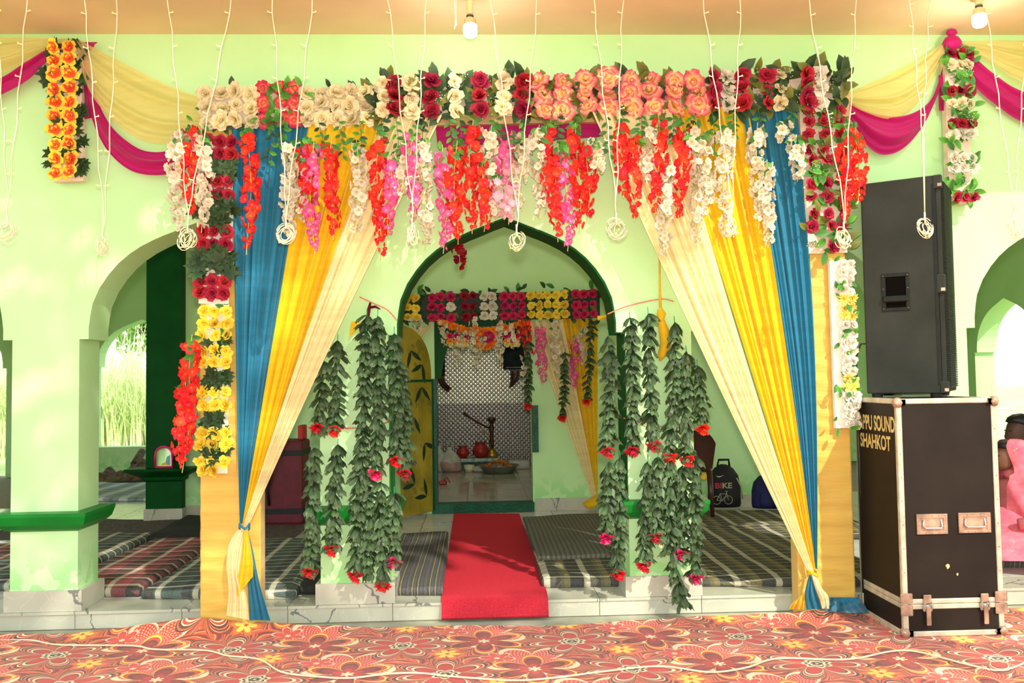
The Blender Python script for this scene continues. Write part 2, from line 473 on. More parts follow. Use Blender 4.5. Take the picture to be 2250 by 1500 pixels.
mb = MB()
arcade(mb, XL, -6.3, [(-8.60, -7.08)], YB, YB + TW)
arcade(mb, -6.3, XS, [(-5.80 + 1.86 * i, -5.80 + 1.44 + 1.86 * i) for i in range(6)], YB, YB + TW, sill=0.42)
struct('wall_back', mb, 'lime_wall', label='pale green back wall with arched window openings')
r_ = _ray(2143, 800); yj = XS * r_.y / r_.x
ops = sorted([(yj - 1.42 - 1.86 * i, yj - 1.86 * i) for i in range(3)])
for nm, sx, oo in (('wall_right', 1, ops), ('wall_left', -1, ops)):
    mb = MB(); arcade(mb, YW, YB + TW, oo, 0, -sx * TW, M=T((XS if sx > 0 else XL, 0, 0)) @ RZ(90))
    struct(nm, mb, 'lime_wall', label='pale green side wall with pointed arches')
mb = MB(); mb.box(XL - .3, XS + .3, 4.30, YB + .6, ZC, ZC + .16); struct('ceiling', mb, 'peach_ceiling')

# ================================================================== floor, step, ground
mb = MB(); mb.box(XL - .3, XS + .3, YF + .012, YB + .3, -.06, ZP - .010); floor = struct('floor', mb, 'grout', label='marble tiled platform floor')
DX = .63; X0 = at(863, 1345, YF).x
tile = MB(); tile.box(-DX / 2 + .0025, DX / 2 - .0025, -.3, .3, -.010, 0)
tile = tile.mesh('floor_tile', 'marble_floor')
edge = MB(); edge.box(-DX / 2 + .002, DX / 2 - .002, -.006, .30, -.016, 0); edge = edge.mesh('edge_tile', 'marble_slab')
riser = MB(); riser.box(-DX / 2 + .002, DX / 2 - .002, 0, .012, -ZP + .002, -.018); riser = riser.mesh('riser_tile', 'marble_slab')
for i in range(-10, 11):
    x = X0 + DX * (i + .5)
    if abs(x) > XS: continue
    put('edge_tile', edge, floor, T((x + (.3 if i % 2 else 0) * 0, YF - .004, ZP)))
    put('riser_tile', riser, floor, T((x, YF, ZP)))
    for j in range(13):
        y = YF + .30 + .303 + j * .606
        if abs(x) > 5.2 and j > 6 or (abs(x) < 3.0 and y > YC + .2): continue
        if x > 0 and j > 6: continue
        put('floor_tile', tile, floor, T((x, y, ZP)))
ct = MB(); ct.box(-.158, .158, -.298, .298, -.01, 0); ct = ct.mesh('chamber_floor_tile', 'chamber_tile')
for i in range(-3, 4):
    for j in range(7): put('chamber_floor_tile', ct, floor, T((.032 + .322 * i, YC + .42 + .602 * j, ZCH)))
def ground_mat():
    k = newmat('field_ground'); co = k.coords()
    c = k.ramp(k.noise(0.7, 6, co), [(0.3, lin((160, 184, 110))), (0.55, lin((196, 204, 140))), (0.75, lin((216, 210, 168)))])
    return finish(k, c, 0.95, 0, k.bump(k.noise(9, 5, co), .5, .05), spec=.1)
ground_mat()
mb = MB(); mb.box(-60, 60, -40, 90, -.30, -.055); struct('ground', mb, 'field_ground', label='grassy ground around the shrine')
mb = MB(); mb.box(XL - 1, XS + 1, -6, YF + .012, -.054, -.004); struct('floor_forecourt', mb, 'cement', label='bare cement strip in front of the step')

mb = MB(); mb.box(-1.6, 1.6, YC + .115, 12.75, ZP, ZCH - .0095); part('chamber_step', mb, 'grout', floor)
# printed carpet: wavy far edge, thickness, a buckle where it laps against the gate post
EDGE = [(-700, 1400), (-300, 1396), (0, 1393), (130, 1392), (250, 1380), (330, 1368), (420, 1358), (560, 1366), (700, 1372), (860, 1378), (980, 1375), (1240, 1372), (1420, 1362), (1560, 1352), (1700, 1346), (1815, 1338), (1880, 1346), (2000, 1345), (2215, 1336), (2600, 1330), (3000, 1325)]
def edge_at(X):
    pts = []
    for px, py in EDGE:
        p = atz(px, py, .008)
        if p.y > YT - .03: p = at(px, py, YT - .03)
        pts.append(p)
    if X <= pts[0].x: return pts[0].y, .008
    for a, b in zip(pts, pts[1:]):
        if X <= b.x:
            t = (X - a.x) / (b.x - a.x); t = t * t * (3 - 2 * t)
            return a.y + (b.y - a.y) * t, max(.006, a.z + (b.z - a.z) * t)
    return pts[-1].y, .008
mb = MB()
NX, NY = 240, 44
def cpt(u, v):
    X = -6 + 12 * u; ye, ze = edge_at(X)
    s = v ** 2.2
    y = ye + (-4 - ye) * s
    d = ye - y
    z = .006 + (ze - .006) * math.exp(-(d / .10) ** 2) + .003 * sin(X * 5 + y * 3) * math.exp(-d / .5)
    return (X, y, z)
mb.grid(cpt, NX, NY)
mb.grid(lambda u, v: (cpt(u, 0)[0], cpt(u, 0)[1] + .004 * v, cpt(u, 0)[2] - .006 * v), NX, 1)
single('printed_carpet', mb, 'floral_carpet', 'red and orange floral printed carpet spread on the ground before the step', 'carpet', (0, 2, 0), smooth=True)

# ================================================================== inner chamber
xd0, xd1 = at(957, 1000, YC).x, at(1170, 1000, YC).x
zd = at(1060, 704, YC).z
CL_, CR_ = -3.34, 3.42
mb = MB()
mb.box(CL_, xd0, YC, YC + .25, ZP, ZC); mb.box(xd1, CR_, YC, YC + .25, ZP, ZC); mb.box(xd0, xd1, YC, YC + .25, zd, ZC)
wall_ch = struct('wall_chamber', mb, 'lime_wall', label='pale green front wall of the inner shrine room')
mb = MB(); mb.box(CL_, CL_ + .2, YC + .25, 12.95, ZP, ZC); struct('wall_chamber_left', mb, 'lime_wall')
mb = MB(); mb.box(CR_ - .2, CR_, YC + .25, 12.95, ZP, ZC); struct('wall_chamber_right', mb, 'lime_wall')
mb = MB(); mb.box(CL_ + .2, CR_ - .2, 12.75, 12.95, ZP, ZC); struct('wall_chamber_back', mb, 'lime_wall')
# two embossed metal claddings on the chamber back wall
zsp = at(1060, 886, 12.72).z
mb = MB(); mb.box(-1.5, 1.5, 12.72, 12.748, zsp, 2.7); part('metal_cladding', mb, 'embossed_silver', bpy.data.objects['wall_chamber_back'], label='shiny embossed silver wall cladding')
mb = MB(); mb.box(-1.5, 1.5, 12.71, 12.748, ZCH + .002, zsp - .004); part('metal_cladding', mb, 'embossed_grey', bpy.data.objects['wall_chamber_back'], label='darker embossed grey wall cladding')
# skirting tiles along the chamber front
for i in range(12):
    for a, b in ((CL_ + .40, xd0 - .10), (xd1 + .02, CR_)):
        xa = a + .58 * i; xb = min(xa + .575, b)
        if xb - xa < .04: continue
        m_ = MB(); m_.box(xa, xb, YC - .012, YC, ZP + .001, ZP + .13); part('skirting_tile', m_, 'marble_slab', wall_ch)
# corner pilaster in dark green with its ledge
xa, xb = at(322, 1000, YC - .1).x, at(400, 1000, YC - .1).x
yp0 = YC - .12
m_ = MB(); m_.box(xa, xb, yp0, YC, ZP + .12, ZC); part('corner_pilaster', m_, 'dark_green', wall_ch, label='dark green painted corner pilaster')
m_ = MB(); m_.box(xa - .015, xb + .015, yp0 - .015, YC, ZP, ZP + .12); part('pilaster_base', m_, 'marble_slab', wall_ch)
zt = at(360, 1027, yp0).z
m_ = MB(); vs = []; fs = []
prof = [(0, zt - .14), (.03, zt - .12), (.035, zt - .09), (.09, zt - .06), (.15, zt - .025), (.155, zt)]
for d, z in prof: vs += [(xa - d, yp0 - d, z), (xb + d, yp0 - d, z), (xb + d, YC, z), (xa - d, YC, z)]
for i in range(len(prof) - 1):
    for j in range(4): fs.append((i * 4 + j, i * 4 + (j + 1) % 4, i * 4 + 4 + (j + 1) % 4, i * 4 + 4 + j))
fs.append((20, 21, 22, 23)); m_.add(vs, fs)
part('pilaster_ledge', m_, 'dark_green', wall_ch, label='dark green moulded ledge on the pilaster')
LEDGE_Z, LEDGE_Y = zt, yp0
# door surround
door_1 = MB(); door_1.box(xd0 - .03, xd0 + .02, YC - .03, YC + .12, ZP, at(957, 832, YC).z)
door_1 = struct('door_1', door_1, 'teal_green', label='teal green door frame of the shrine room')
m_ = MB(); m_.box(xd0 - .04, xd1 + .01, YC - .035, YC + .12, ZP + .004, ZCH + .012); part('threshold', m_, 'teal_green', door_1)
m_ = MB(); m_.box(xd1 + .0, xd1 + .06, YC - .08, YC - .001, at(1178, 992, YC).z, at(1178, 890, YC).z); part('frame_stub', m_, 'teal_green', door_1)
m_ = MB()   # arched dark green head board of the doorway
hb = []
cxm, aw = (xd0 + xd1) / 2, (xd1 - xd0) / 2 - .02
zsx = at(957, 832, YC).z; zhx = zd - .06
for i in range(17):
    t = i / 16
    x = xd0 + .06 + (xd1 - xd0 - .075) * t
    hb.append((x, zsx + (zhx - zsx) * (min(1, 1.6 * sin(pi * t) ** .7))))
poly = [(xd0, zsx), (xd0, zd), (xd1, zd), (xd1, zsx)] + hb[::-1]
m_.prism(poly, YC + .01, YC + .05); part('arched_head', m_, 'dark_green', door_1, label='dark green arched head of the doorway')
# ================================================================== cloth flowers and leaves (shared meshes)
P_ = petal_mat
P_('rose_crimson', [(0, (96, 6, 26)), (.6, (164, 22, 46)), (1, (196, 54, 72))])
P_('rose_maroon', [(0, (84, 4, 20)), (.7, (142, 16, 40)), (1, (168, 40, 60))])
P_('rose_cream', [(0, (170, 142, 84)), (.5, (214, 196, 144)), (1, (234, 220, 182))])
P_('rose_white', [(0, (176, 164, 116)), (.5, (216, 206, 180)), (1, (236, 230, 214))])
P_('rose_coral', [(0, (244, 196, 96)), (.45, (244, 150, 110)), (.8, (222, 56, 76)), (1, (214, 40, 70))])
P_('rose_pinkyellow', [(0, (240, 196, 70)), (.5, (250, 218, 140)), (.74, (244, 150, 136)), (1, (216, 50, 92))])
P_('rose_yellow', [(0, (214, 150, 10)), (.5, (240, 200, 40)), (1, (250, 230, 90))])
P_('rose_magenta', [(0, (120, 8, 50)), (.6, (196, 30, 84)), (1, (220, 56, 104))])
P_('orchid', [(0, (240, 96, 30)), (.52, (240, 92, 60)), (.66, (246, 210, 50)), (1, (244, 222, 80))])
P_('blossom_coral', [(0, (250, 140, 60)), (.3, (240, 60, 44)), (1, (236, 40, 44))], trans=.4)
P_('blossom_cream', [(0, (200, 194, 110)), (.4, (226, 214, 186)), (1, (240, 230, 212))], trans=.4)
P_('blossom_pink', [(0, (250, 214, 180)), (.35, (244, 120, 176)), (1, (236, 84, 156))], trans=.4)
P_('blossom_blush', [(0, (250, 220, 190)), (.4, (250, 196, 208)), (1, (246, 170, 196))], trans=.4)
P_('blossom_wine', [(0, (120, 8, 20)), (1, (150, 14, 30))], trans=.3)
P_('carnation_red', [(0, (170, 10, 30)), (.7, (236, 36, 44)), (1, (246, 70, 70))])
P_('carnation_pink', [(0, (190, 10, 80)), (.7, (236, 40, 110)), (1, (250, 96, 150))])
P_('marigold_orange', [(0, (230, 100, 10)), (1, (252, 150, 40))])
P_('chrysanth_yellow', [(0, (220, 180, 30)), (1, (250, 240, 130))])
P_('leaf_dark', [(0, (24, 48, 26)), (1, (62, 84, 48))], .5, .12, .25)
P_('leaf_olive', [(0, (70, 78, 24)), (1, (126, 128, 56))], .45, .15, .2)
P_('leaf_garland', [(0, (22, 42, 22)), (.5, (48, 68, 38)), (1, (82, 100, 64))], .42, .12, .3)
P_('leaf_fresh', [(0, (40, 120, 34)), (1, (110, 176, 60))], .45, .3, .2)
P_('leaf_mid', [(0, (36, 96, 40)), (1, (84, 140, 62))], .45, .2, .2)
mat('stem_green', (62, 116, 60), .6); mat('string_green', (40, 150, 90), .6); mat('twig_tan', (206, 190, 110), .7)
mat('bud_white', (240, 240, 214), .6)
mat('foam_board', (236, 214, 186), .8, .05, 12, .2, 80); mat('foam_white', (240, 238, 214), .85, .05, 14, .3, 60)

def petal(mb, az, e0, e1, L, W, cup=.25, r0=.04, z0=0.0, nu=2, nv=3, notch=0.0, mi=0, wave=0.0, ph=0.0):
    ca, sa = cos(az), sin(az); rows = []
    r, z = r0, z0; rows.append((r, z, radians(e0)))
    for j in range(nv):
        e = radians(e0 + (e1 - e0) * (j + .5) / nv)
        r += cos(e) * L / nv; z += sin(e) * L / nv; rows.append((r, z, e))
    vs = []; ts = []
    for j, (r, z, e) in enumerate(rows):
        s = j / nv
        w = W * (.30 + .70 * sin(pi * min(1, .12 + .62 * s))) * (1 if s < .9 else .80)
        for i in range(nu + 1):
            x = (i / nu - .5) * 2
            back = notch * L * (abs(x) if j == nv else 0)
            dz = cup * w * x * x * .5 + wave * sin(5 * x + ph + 3 * s) * s
            rr = r - sin(e) * dz - cos(e) * back; zz = z + cos(e) * dz - sin(e) * back
            yy = x * w / 2
            vs.append((rr * ca - yy * sa, rr * sa + yy * ca, zz)); ts.append(s)
    wv = nu + 1
    mb.add(vs, [(j * wv + i, j * wv + i + 1, (j + 1) * wv + i + 1, (j + 1) * wv + i) for j in range(nv) for i in range(nu)], mi, ts)
FM = {}
VAR = {}
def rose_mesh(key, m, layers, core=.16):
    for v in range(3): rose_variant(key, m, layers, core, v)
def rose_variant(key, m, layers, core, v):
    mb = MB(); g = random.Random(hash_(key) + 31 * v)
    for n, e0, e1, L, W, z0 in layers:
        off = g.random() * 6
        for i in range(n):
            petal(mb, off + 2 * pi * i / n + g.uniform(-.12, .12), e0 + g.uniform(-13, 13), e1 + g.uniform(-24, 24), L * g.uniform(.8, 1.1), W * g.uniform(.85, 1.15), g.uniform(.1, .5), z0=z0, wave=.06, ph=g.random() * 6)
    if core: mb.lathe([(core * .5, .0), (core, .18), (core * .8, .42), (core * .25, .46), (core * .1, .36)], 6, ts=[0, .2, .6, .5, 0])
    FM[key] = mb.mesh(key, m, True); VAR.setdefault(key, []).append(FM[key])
def hash_(s): return sum((i + 1) * ord(c) for i, c in enumerate(s))
FULL = [(5, 38, -14, 1.0, 1.02, 0), (5, 56, 26, .80, .86, .05), (4, 72, 62, .60, .62, .10)]
OPENR = [(5, 24, -20, 1.0, 1.04, 0), (5, 42, 6, .78, .80, .06), (4, 62, 46, .48, .50, .08)]
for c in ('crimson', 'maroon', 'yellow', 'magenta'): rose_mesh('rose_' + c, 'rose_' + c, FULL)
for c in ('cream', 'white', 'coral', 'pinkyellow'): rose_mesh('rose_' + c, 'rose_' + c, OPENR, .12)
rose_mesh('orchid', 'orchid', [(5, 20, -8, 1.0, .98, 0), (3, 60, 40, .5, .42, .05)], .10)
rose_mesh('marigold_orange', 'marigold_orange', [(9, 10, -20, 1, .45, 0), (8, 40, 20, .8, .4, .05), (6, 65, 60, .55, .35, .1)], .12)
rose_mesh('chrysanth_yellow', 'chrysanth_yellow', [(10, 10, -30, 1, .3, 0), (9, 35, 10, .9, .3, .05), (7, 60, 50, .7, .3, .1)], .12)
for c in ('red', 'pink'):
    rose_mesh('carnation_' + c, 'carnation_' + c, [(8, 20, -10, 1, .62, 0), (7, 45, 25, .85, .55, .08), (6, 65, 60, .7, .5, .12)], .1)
for c in ('coral', 'cream', 'pink', 'blush', 'wine'):
    for v in range(2):
        mb = MB(); g = random.Random(v * 7 + 3)
        for i in range(4):
            petal(mb, pi / 2 * i + g.uniform(-.2, .2), 42, 2 + g.uniform(-20, 14), 1.0, 1.25, .3, .05, nu=2, nv=2, wave=.06, ph=g.random() * 6)
        FM['blossom_%s%d' % (c, v)] = mb.mesh('blossom', 'blossom_' + c, True)
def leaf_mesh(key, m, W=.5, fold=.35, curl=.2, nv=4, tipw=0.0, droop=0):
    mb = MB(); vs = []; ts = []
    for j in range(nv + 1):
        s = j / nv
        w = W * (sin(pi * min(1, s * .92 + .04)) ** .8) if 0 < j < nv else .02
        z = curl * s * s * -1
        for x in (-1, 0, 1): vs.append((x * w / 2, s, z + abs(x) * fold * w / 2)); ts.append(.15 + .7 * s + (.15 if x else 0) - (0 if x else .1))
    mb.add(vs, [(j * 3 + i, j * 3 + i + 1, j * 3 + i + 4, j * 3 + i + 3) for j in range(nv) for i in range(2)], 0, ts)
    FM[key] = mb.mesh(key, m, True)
for c in ('dark', 'olive', 'fresh', 'mid'): leaf_mesh('leaf_' + c, 'leaf_' + c)
def lobed(key, m, pts, fold=.1):
    mb = MB(); vs = [(0, .28, 0)]; ts = [.2]
    for x, y in pts: vs.append((x, y, -.25 * (x * x + (y - .3) ** 2) + (.05 if abs(x) > .2 else 0))); ts.append(min(1, .3 + math.hypot(x, y - .28)))
    n = len(pts); mb.add(vs, [(0, 1 + i, 1 + (i + 1) % n) for i in range(n)], 0, ts)
    FM[key] = mb.mesh(key, m, False)
half = [(.05, 0), (.30, -.12), (.26, .12), (.56, .20), (.34, .40), (.44, .70), (.16, .62)]
lobed('leaf_ivy', 'leaf_dark', half + [(0, 1.0)] + [(-x, y) for x, y in half[::-1]])
half = [(.03, 0), (.22, .10), (.34, .38), (.36, .62), (.18, .66)]
mb = MB()   # drooping garland leaf: three points, pleated
vs = []; ts = []
for j, s in enumerate((0, .3, .62, 1)):
    w = (.06, .42, .62, .30)[j]
    for i in range(5):
        x = (i - 2) / 2
        y = s - (.10 if (j == 3 and i in (1, 3)) else 0) - (.22 * abs(x) if j == 3 else 0)
        vs.append((x * w / 2 * (1.25 if j == 3 else 1), y, -.22 * s * s + (.07 if i % 2 else 0) * (j > 0) - .18 * x * x * w)); ts.append(.2 + .7 * s + (.1 if i % 2 else 0))
mb.add(vs, [(j * 5 + i, j * 5 + i + 1, j * 5 + i + 6, j * 5 + i + 5) for j in range(3) for i in range(4)], 0, ts)
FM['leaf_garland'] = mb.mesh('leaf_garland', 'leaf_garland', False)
mb = MB()   # spray of tiny white buds
g = random.Random(5)
for i in range(12):
    p = Vector((g.uniform(-.5, .5), g.uniform(.3, 1), g.uniform(0, .5)))
    mb.tube([(0, 0, 0), p * .5 + Vector((0, .05, 0)), p], .012, 3, 1)
    mb.lathe([(.0, -.05), (.055, 0), (.0, .05)], 4, 0, T(p))
FM['bud_spray'] = mb.mesh('bud_spray', ['bud_white', 'stem_green'])
PARTNAME = {'rose': 'rose', 'orchid': 'orchid', 'blossom': 'blossom', 'carnation': 'carnation', 'leaf': 'leaf', 'bud': 'bud_spray', 'marigold': 'marigold', 'chrysanth': 'chrysanthemum'}
def stick(key, parent, pos, size, tilt=18, spin=None, yaw=0, pitch=0):
    """pin a flower or leaf facing the visitor, with its own tilt"""
    W = T(pos) @ RX(90 + pitch + rnd.uniform(-tilt, tilt)) @ RY(yaw + rnd.uniform(-tilt, tilt)) @ RZ(rnd.uniform(0, 360) if spin is None else spin) @ S(size)
    return put(PARTNAME[key.split('_')[0]], rnd.choice(VAR[key]) if key in VAR else FM[key], parent, W)

def pin_leaf(key, parent, pos, size, spin=None):
    W = T(pos) @ RX(90) @ RZ(rnd.uniform(0, 360) if spin is None else spin) @ RX(rnd.uniform(8, 48)) @ RY(rnd.uniform(-35, 35)) @ S(size)
    return put('leaf', FM[key], parent, W)
# ------------------------------------------------------------------ flower boards
def board(name, label, px_line, halfw, Y, thick, m):
    """a straight strip of board between two pixel points at depth Y; returns the thing and a placing function"""
    a = at(*px_line[0], Y); b = at(*px_line[1], Y)
    d = (b - a).normalized(); nrm = Vector((-d.z, 0, d.x))
    t = thing(name, label, 'flower panel', b if b.z < a.z else a)
    mb = MB()
    c = [a + nrm * halfw, b + nrm * halfw, b - nrm * halfw, a - nrm * halfw]
    mb.prism([(v.x, v.z) for v in c], Y, Y + thick)
    part('backing_board', mb, m, t)
    L = (b - a).length
    def pos(s, w, out=.03): return a + d * (s * L) + nrm * (w * halfw) + Vector((0, -out, 0))
    return t, pos, L
def scatter_leaves(t, pos, n, keys, size, wr=1.15, out=(.004, .03), s0=0, s1=1):
    for i in range(n):
        s = rnd.uniform(s0, s1); w = rnd.uniform(-wr, wr)
        pin_leaf(rnd.choice(keys), t, pos(s, w, rnd.uniform(*out)), size * rnd.uniform(.85, 1.3))
YG = YT - .012     # flowers on the gate are pinned to this plane
# beam panels (left to right)
BEAM_A, BEAM_B = (448, 243), (1862, 214)
def beam_y(px): return BEAM_A[1] + (BEAM_B[1] - BEAM_A[1]) * (px - BEAM_A[0]) / (BEAM_B[0] - BEAM_A[0])
def beam_panel(x0, x1, label, dy=0):
    return board('flower_panel', label, ((x0, beam_y(x0) + dy), (x1, beam_y(x1) + dy)), .105, YG - .012, .012, 'foam_board')
def rows(t, pos, L, keys, nrow, step, size, wspan=.78, jit=.12, out=.03):
    n = max(1, round(L / step))
    for r in range(nrow):
        w = wspan * (1 - 2 * r / (nrow - 1)) if nrow > 1 else 0
        for i in range(n):
            s = (i + .5 + rnd.uniform(-jit, jit) * .5) / n
            stick(keys[(i + r) % len(keys)] if len(keys) > 1 else keys[0], t, pos(s, w + rnd.uniform(-jit, jit), out + rnd.uniform(0, .02)), size * rnd.uniform(.88, 1.12), 26)
t, pos, L = beam_panel(442, 574, 'cream rose panel at the left end of the gate beam')
rows(t, pos, L, ['rose_cream'], 3, .082, .058); scatter_leaves(t, pos, 14, ['leaf_dark', 'leaf_mid'], .06, 1.25)
t, pos, L = beam_panel(570, 668, 'small coral rose panel with bright green leaves between two cream panels', -6)
rows(t, pos, L, ['rose_coral'], 3, .088, .052, .85); scatter_leaves(t, pos, 34, ['leaf_fresh', 'leaf_mid'], .08, 1.2, (.02, .055))
t, pos, L = beam_panel(662, 822, 'wide cream rose panel right of the small coral panel')
rows(t, pos, L, ['rose_cream'], 3, .084, .058); scatter_leaves(t, pos, 16, ['leaf_dark', 'leaf_mid'], .06, 1.25)
def mixed(x0, x1, label, cols, leaf, lsize, nleaf, buds, dy=-12):
    t, pos, L = beam_panel(x0, x1, label, dy)
    for j, (px, key, nn) in enumerate(cols):
        s = (px - x0) / (x1 - x0)
        for r in range(nn):
            w = .8 - 1.6 * r / max(1, nn - 1)
            stick(key, t, pos(s + rnd.uniform(-.008, .008), w + rnd.uniform(-.08, .08), .062 + rnd.uniform(0, .02)), .055 * rnd.uniform(.82, 1.18), 36)
    scatter_leaves(t, pos, nleaf, leaf, lsize, 1.1, (.012, .045))
    for i in range(buds): stick('bud_spray', t, pos(rnd.random(), rnd.uniform(-1, 1), .035), .07, 30)
mixed(820, 1168, 'middle beam panel of maroon and cream roses with dark leaves and tiny buds',
      [(845, 'rose_cream', 3), (870, 'rose_maroon', 3), (905, 'rose_cream', 3), (950, 'rose_maroon', 3), (1002, 'rose_cream', 3), (1055, 'rose_maroon', 3), (1105, 'rose_cream', 3), (1148, 'rose_maroon', 3)],
      ['leaf_dark', 'leaf_dark', 'leaf_olive'], .11, 120, 16)
t, pos, L = beam_panel(1166, 1548, 'long beam panel of pink and yellow roses among olive leaves', -10)
for i in range(8):
    for r in range(3):
        stick('rose_pinkyellow', t, pos((i + .45 + rnd.uniform(-.12, .12)) / 8, .78 - .78 * r + rnd.uniform(-.1, .1), .068), .070 * rnd.uniform(.8, 1.15), 40)
scatter_leaves(t, pos, 150, ['leaf_olive', 'leaf_olive', 'leaf_dark'], .095, 1.2, (.012, .045))
mixed(1546, 1858, 'right end beam panel of maroon and ivory roses with dark leaves',
      [(1560, 'rose_crimson', 3), (1592, 'rose_white', 3), (1622, 'rose_crimson', 3), (1676, 'rose_crimson', 3), (1706, 'rose_cream', 3), (1762, 'rose_crimson', 4), (1788, 'rose_white', 3)],
      ['leaf_dark', 'leaf_olive', 'leaf_dark'], .11, 110, 18, -14)
# left post columns
t, pos, L = board('flower_panel', 'upper column of crimson roses and dark ivy leaves on the left gate post', ((490, 305), (469, 668)), .088, YG - .012, .012, 'foam_white')
for y0, nr in ((316, 2), (402, 1), (432, 1), (512, 1), (540, 1), (620, 1), (645, 1)):
    for q in range(nr):
        for i in range(3):
            s = (y0 + q * 27 - 305) / 363
            stick('rose_crimson', t, pos(s, (-.78 + .78 * i) * (1 if 1 else 1) + rnd.uniform(-.06, .06), .045), .047 * rnd.uniform(.94, 1.1), 20)
for y0 in (366, 390, 462, 486, 566, 590):
    for i in range(13):
        pin_leaf('leaf_ivy', t, pos((y0 - 305 + rnd.uniform(-12, 12)) / 363, rnd.uniform(-1.1, 1.1), rnd.uniform(.02, .06)), .10 * rnd.uniform(.85, 1.15))
t, pos, L = board('flower_panel', 'lower column of yellow roses and dark leaves on the left gate post', ((478, 668), (474, 1040)), .068, YG - .012, .012, 'foam_white')
for y0 in (685, 712, 738, 770, 796, 862, 890, 950, 975, 1012, 1030):
    for i in range(3 if y0 < 1030 else 2):
        stick('rose_yellow', t, pos((y0 - 668) / 372, -1.0 + .98 * i + rnd.uniform(-.14, .14), .045), .044 * rnd.uniform(.88, 1.12), 26)
for y0 in (760, 826, 840, 920, 935, 995):
    for i in range(11): pin_leaf('leaf_ivy', t, pos((y0 - 668 + rnd.uniform(-9, 9)) / 372, rnd.uniform(-1, 1), rnd.uniform(.02, .05)), .075 * rnd.uniform(.85, 1.15))
scatter_leaves(t, pos, 24, ['leaf_fresh', 'leaf_mid', 'leaf_dark'], .06, 1.2)
# right post columns
t, pos, L = board('flower_panel', 'column of crimson roses and light green leaves on the right gate post', ((1800, 236), (1818, 556)), .125, YG - .012, .012, 'foam_board')
for y0 in (250, 272, 300, 336, 356, 408, 436, 474, 500, 544):
    for i in range(3):
        if y0 == 544 and i != 1: continue
        stick('rose_crimson', t, pos((y0 - 236) / 320, .78 - .78 * i + rnd.uniform(-.1, .1), .05), .043 * rnd.uniform(.9, 1.12), 26)
scatter_leaves(t, pos, 130, ['leaf_fresh', 'leaf_mid', 'leaf_olive'], .078, 1.05, (.012, .055))
for i in range(10): stick('bud_spray', t, pos(rnd.random(), rnd.uniform(-.9, .9), .05), .065, 30)
t, pos, L = board('flower_panel', 'narrow foam strip of white and yellow blossoms on the right gate post', ((1842, 572), (1856, 940)), .055, YG - .03, .03, 'foam_white')
for i in range(19):
    for q in range(2):
        s = (i + .5 + rnd.uniform(-.2, .2)) / 19
        key = 'chrysanth_yellow' if 4 <= i <= 6 or i in (13, 14) else 'rose_white'
        stick(key, t, pos(s, .25 + .75 * q + rnd.uniform(-.14, .14), .03), .036 * rnd.uniform(.9, 1.15), 30)
scatter_leaves(t, pos, 34, ['leaf_fresh', 'leaf_mid'], .05, 1.1, (.012, .05))
# boards on the wall: orchids on the left, roses on the right
t, pos, L = board('flower_panel', 'hanging board of orange and yellow orchids on the left wall', ((146, 92), (150, 398)), .088, YW - .07, .05, 'foam_board')
for i in range(10):
    for x in (-.48, .48): stick('orchid', t, pos((i + .55 + rnd.uniform(-.1, .1)) / 10, -x + rnd.uniform(-.06, .06), .058), .050 * rnd.uniform(.92, 1.1), 20)
for i in range(46): pin_leaf('leaf_ivy', t, pos(rnd.random(), rnd.choice((-1, 1)) * rnd.uniform(.75, 1.05), rnd.uniform(.005, .02)), .085 * rnd.uniform(.8, 1.2))
for i in range(22): pin_leaf('leaf_ivy', t, pos(rnd.random(), rnd.uniform(-.2, .2), .03), .075 * rnd.uniform(.8, 1.2))
t, pos, L = board('flower_panel', 'hanging board of maroon and cream roses on the wall behind the loudspeaker', ((2100, 110), (2112, 448)), .075, YW - .07, .05, 'foam_board')
for y0, key in ((124, 'rose_maroon'), (148, 'rose_cream'), (206, 'rose_maroon'), (234, 'rose_cream'), (278, 'rose_maroon'), (300, 'rose_white'), (352, 'rose_white'), (374, 'rose_white'), (436, 'rose_crimson')):
    for i in range(3): stick(key, t, pos((y0 - 110) / 338, .7 - .75 * i, .045), .040 * rnd.uniform(.9, 1.1), 24)
scatter_leaves(t, pos, 105, ['leaf_fresh', 'leaf_fresh', 'leaf_mid'], .07, 1.15, (.012, .05))
for i in range(7): stick('bud_spray', t, pos(rnd.random(), rnd.uniform(-.8, .8), .05), .06, 30)
# panel over the chamber doorway
YI = YC - .09
t, pos, L = board('flower_panel', 'long panel of yellow, pink and white roses above the shrine doorway', ((868, 678), (1318, 668)), .14, YI, .02, 'leaf_dark')
for px, n, key in ((896, 3, 'rose_yellow'), (958, 2, 'rose_magenta'), (990, 1, 'rose_magenta'), (996, 0, ''), (1030, 2, 'rose_maroon'), (1072, 2, 'rose_white'), (1126, 3, 'rose_magenta'), (1202, 5, 'rose_yellow'), (1282, 3, 'rose_magenta')):
    for i in range(n):
        for r in range(3):
            q = px + (i - (n - 1) / 2) * 18.5
            k_ = key
            if px == 990 and r == 1: k_ = 'rose_white'
            stick(k_, t, pos((q - 868) / 450, .72 - .72 * r + rnd.uniform(-.05, .05), .05), .050 * rnd.uniform(.9, 1.08), 22)
scatter_leaves(t, pos, 120, ['leaf_dark', 'leaf_dark', 'leaf_mid'], .085, 1.3, (.0, .03))

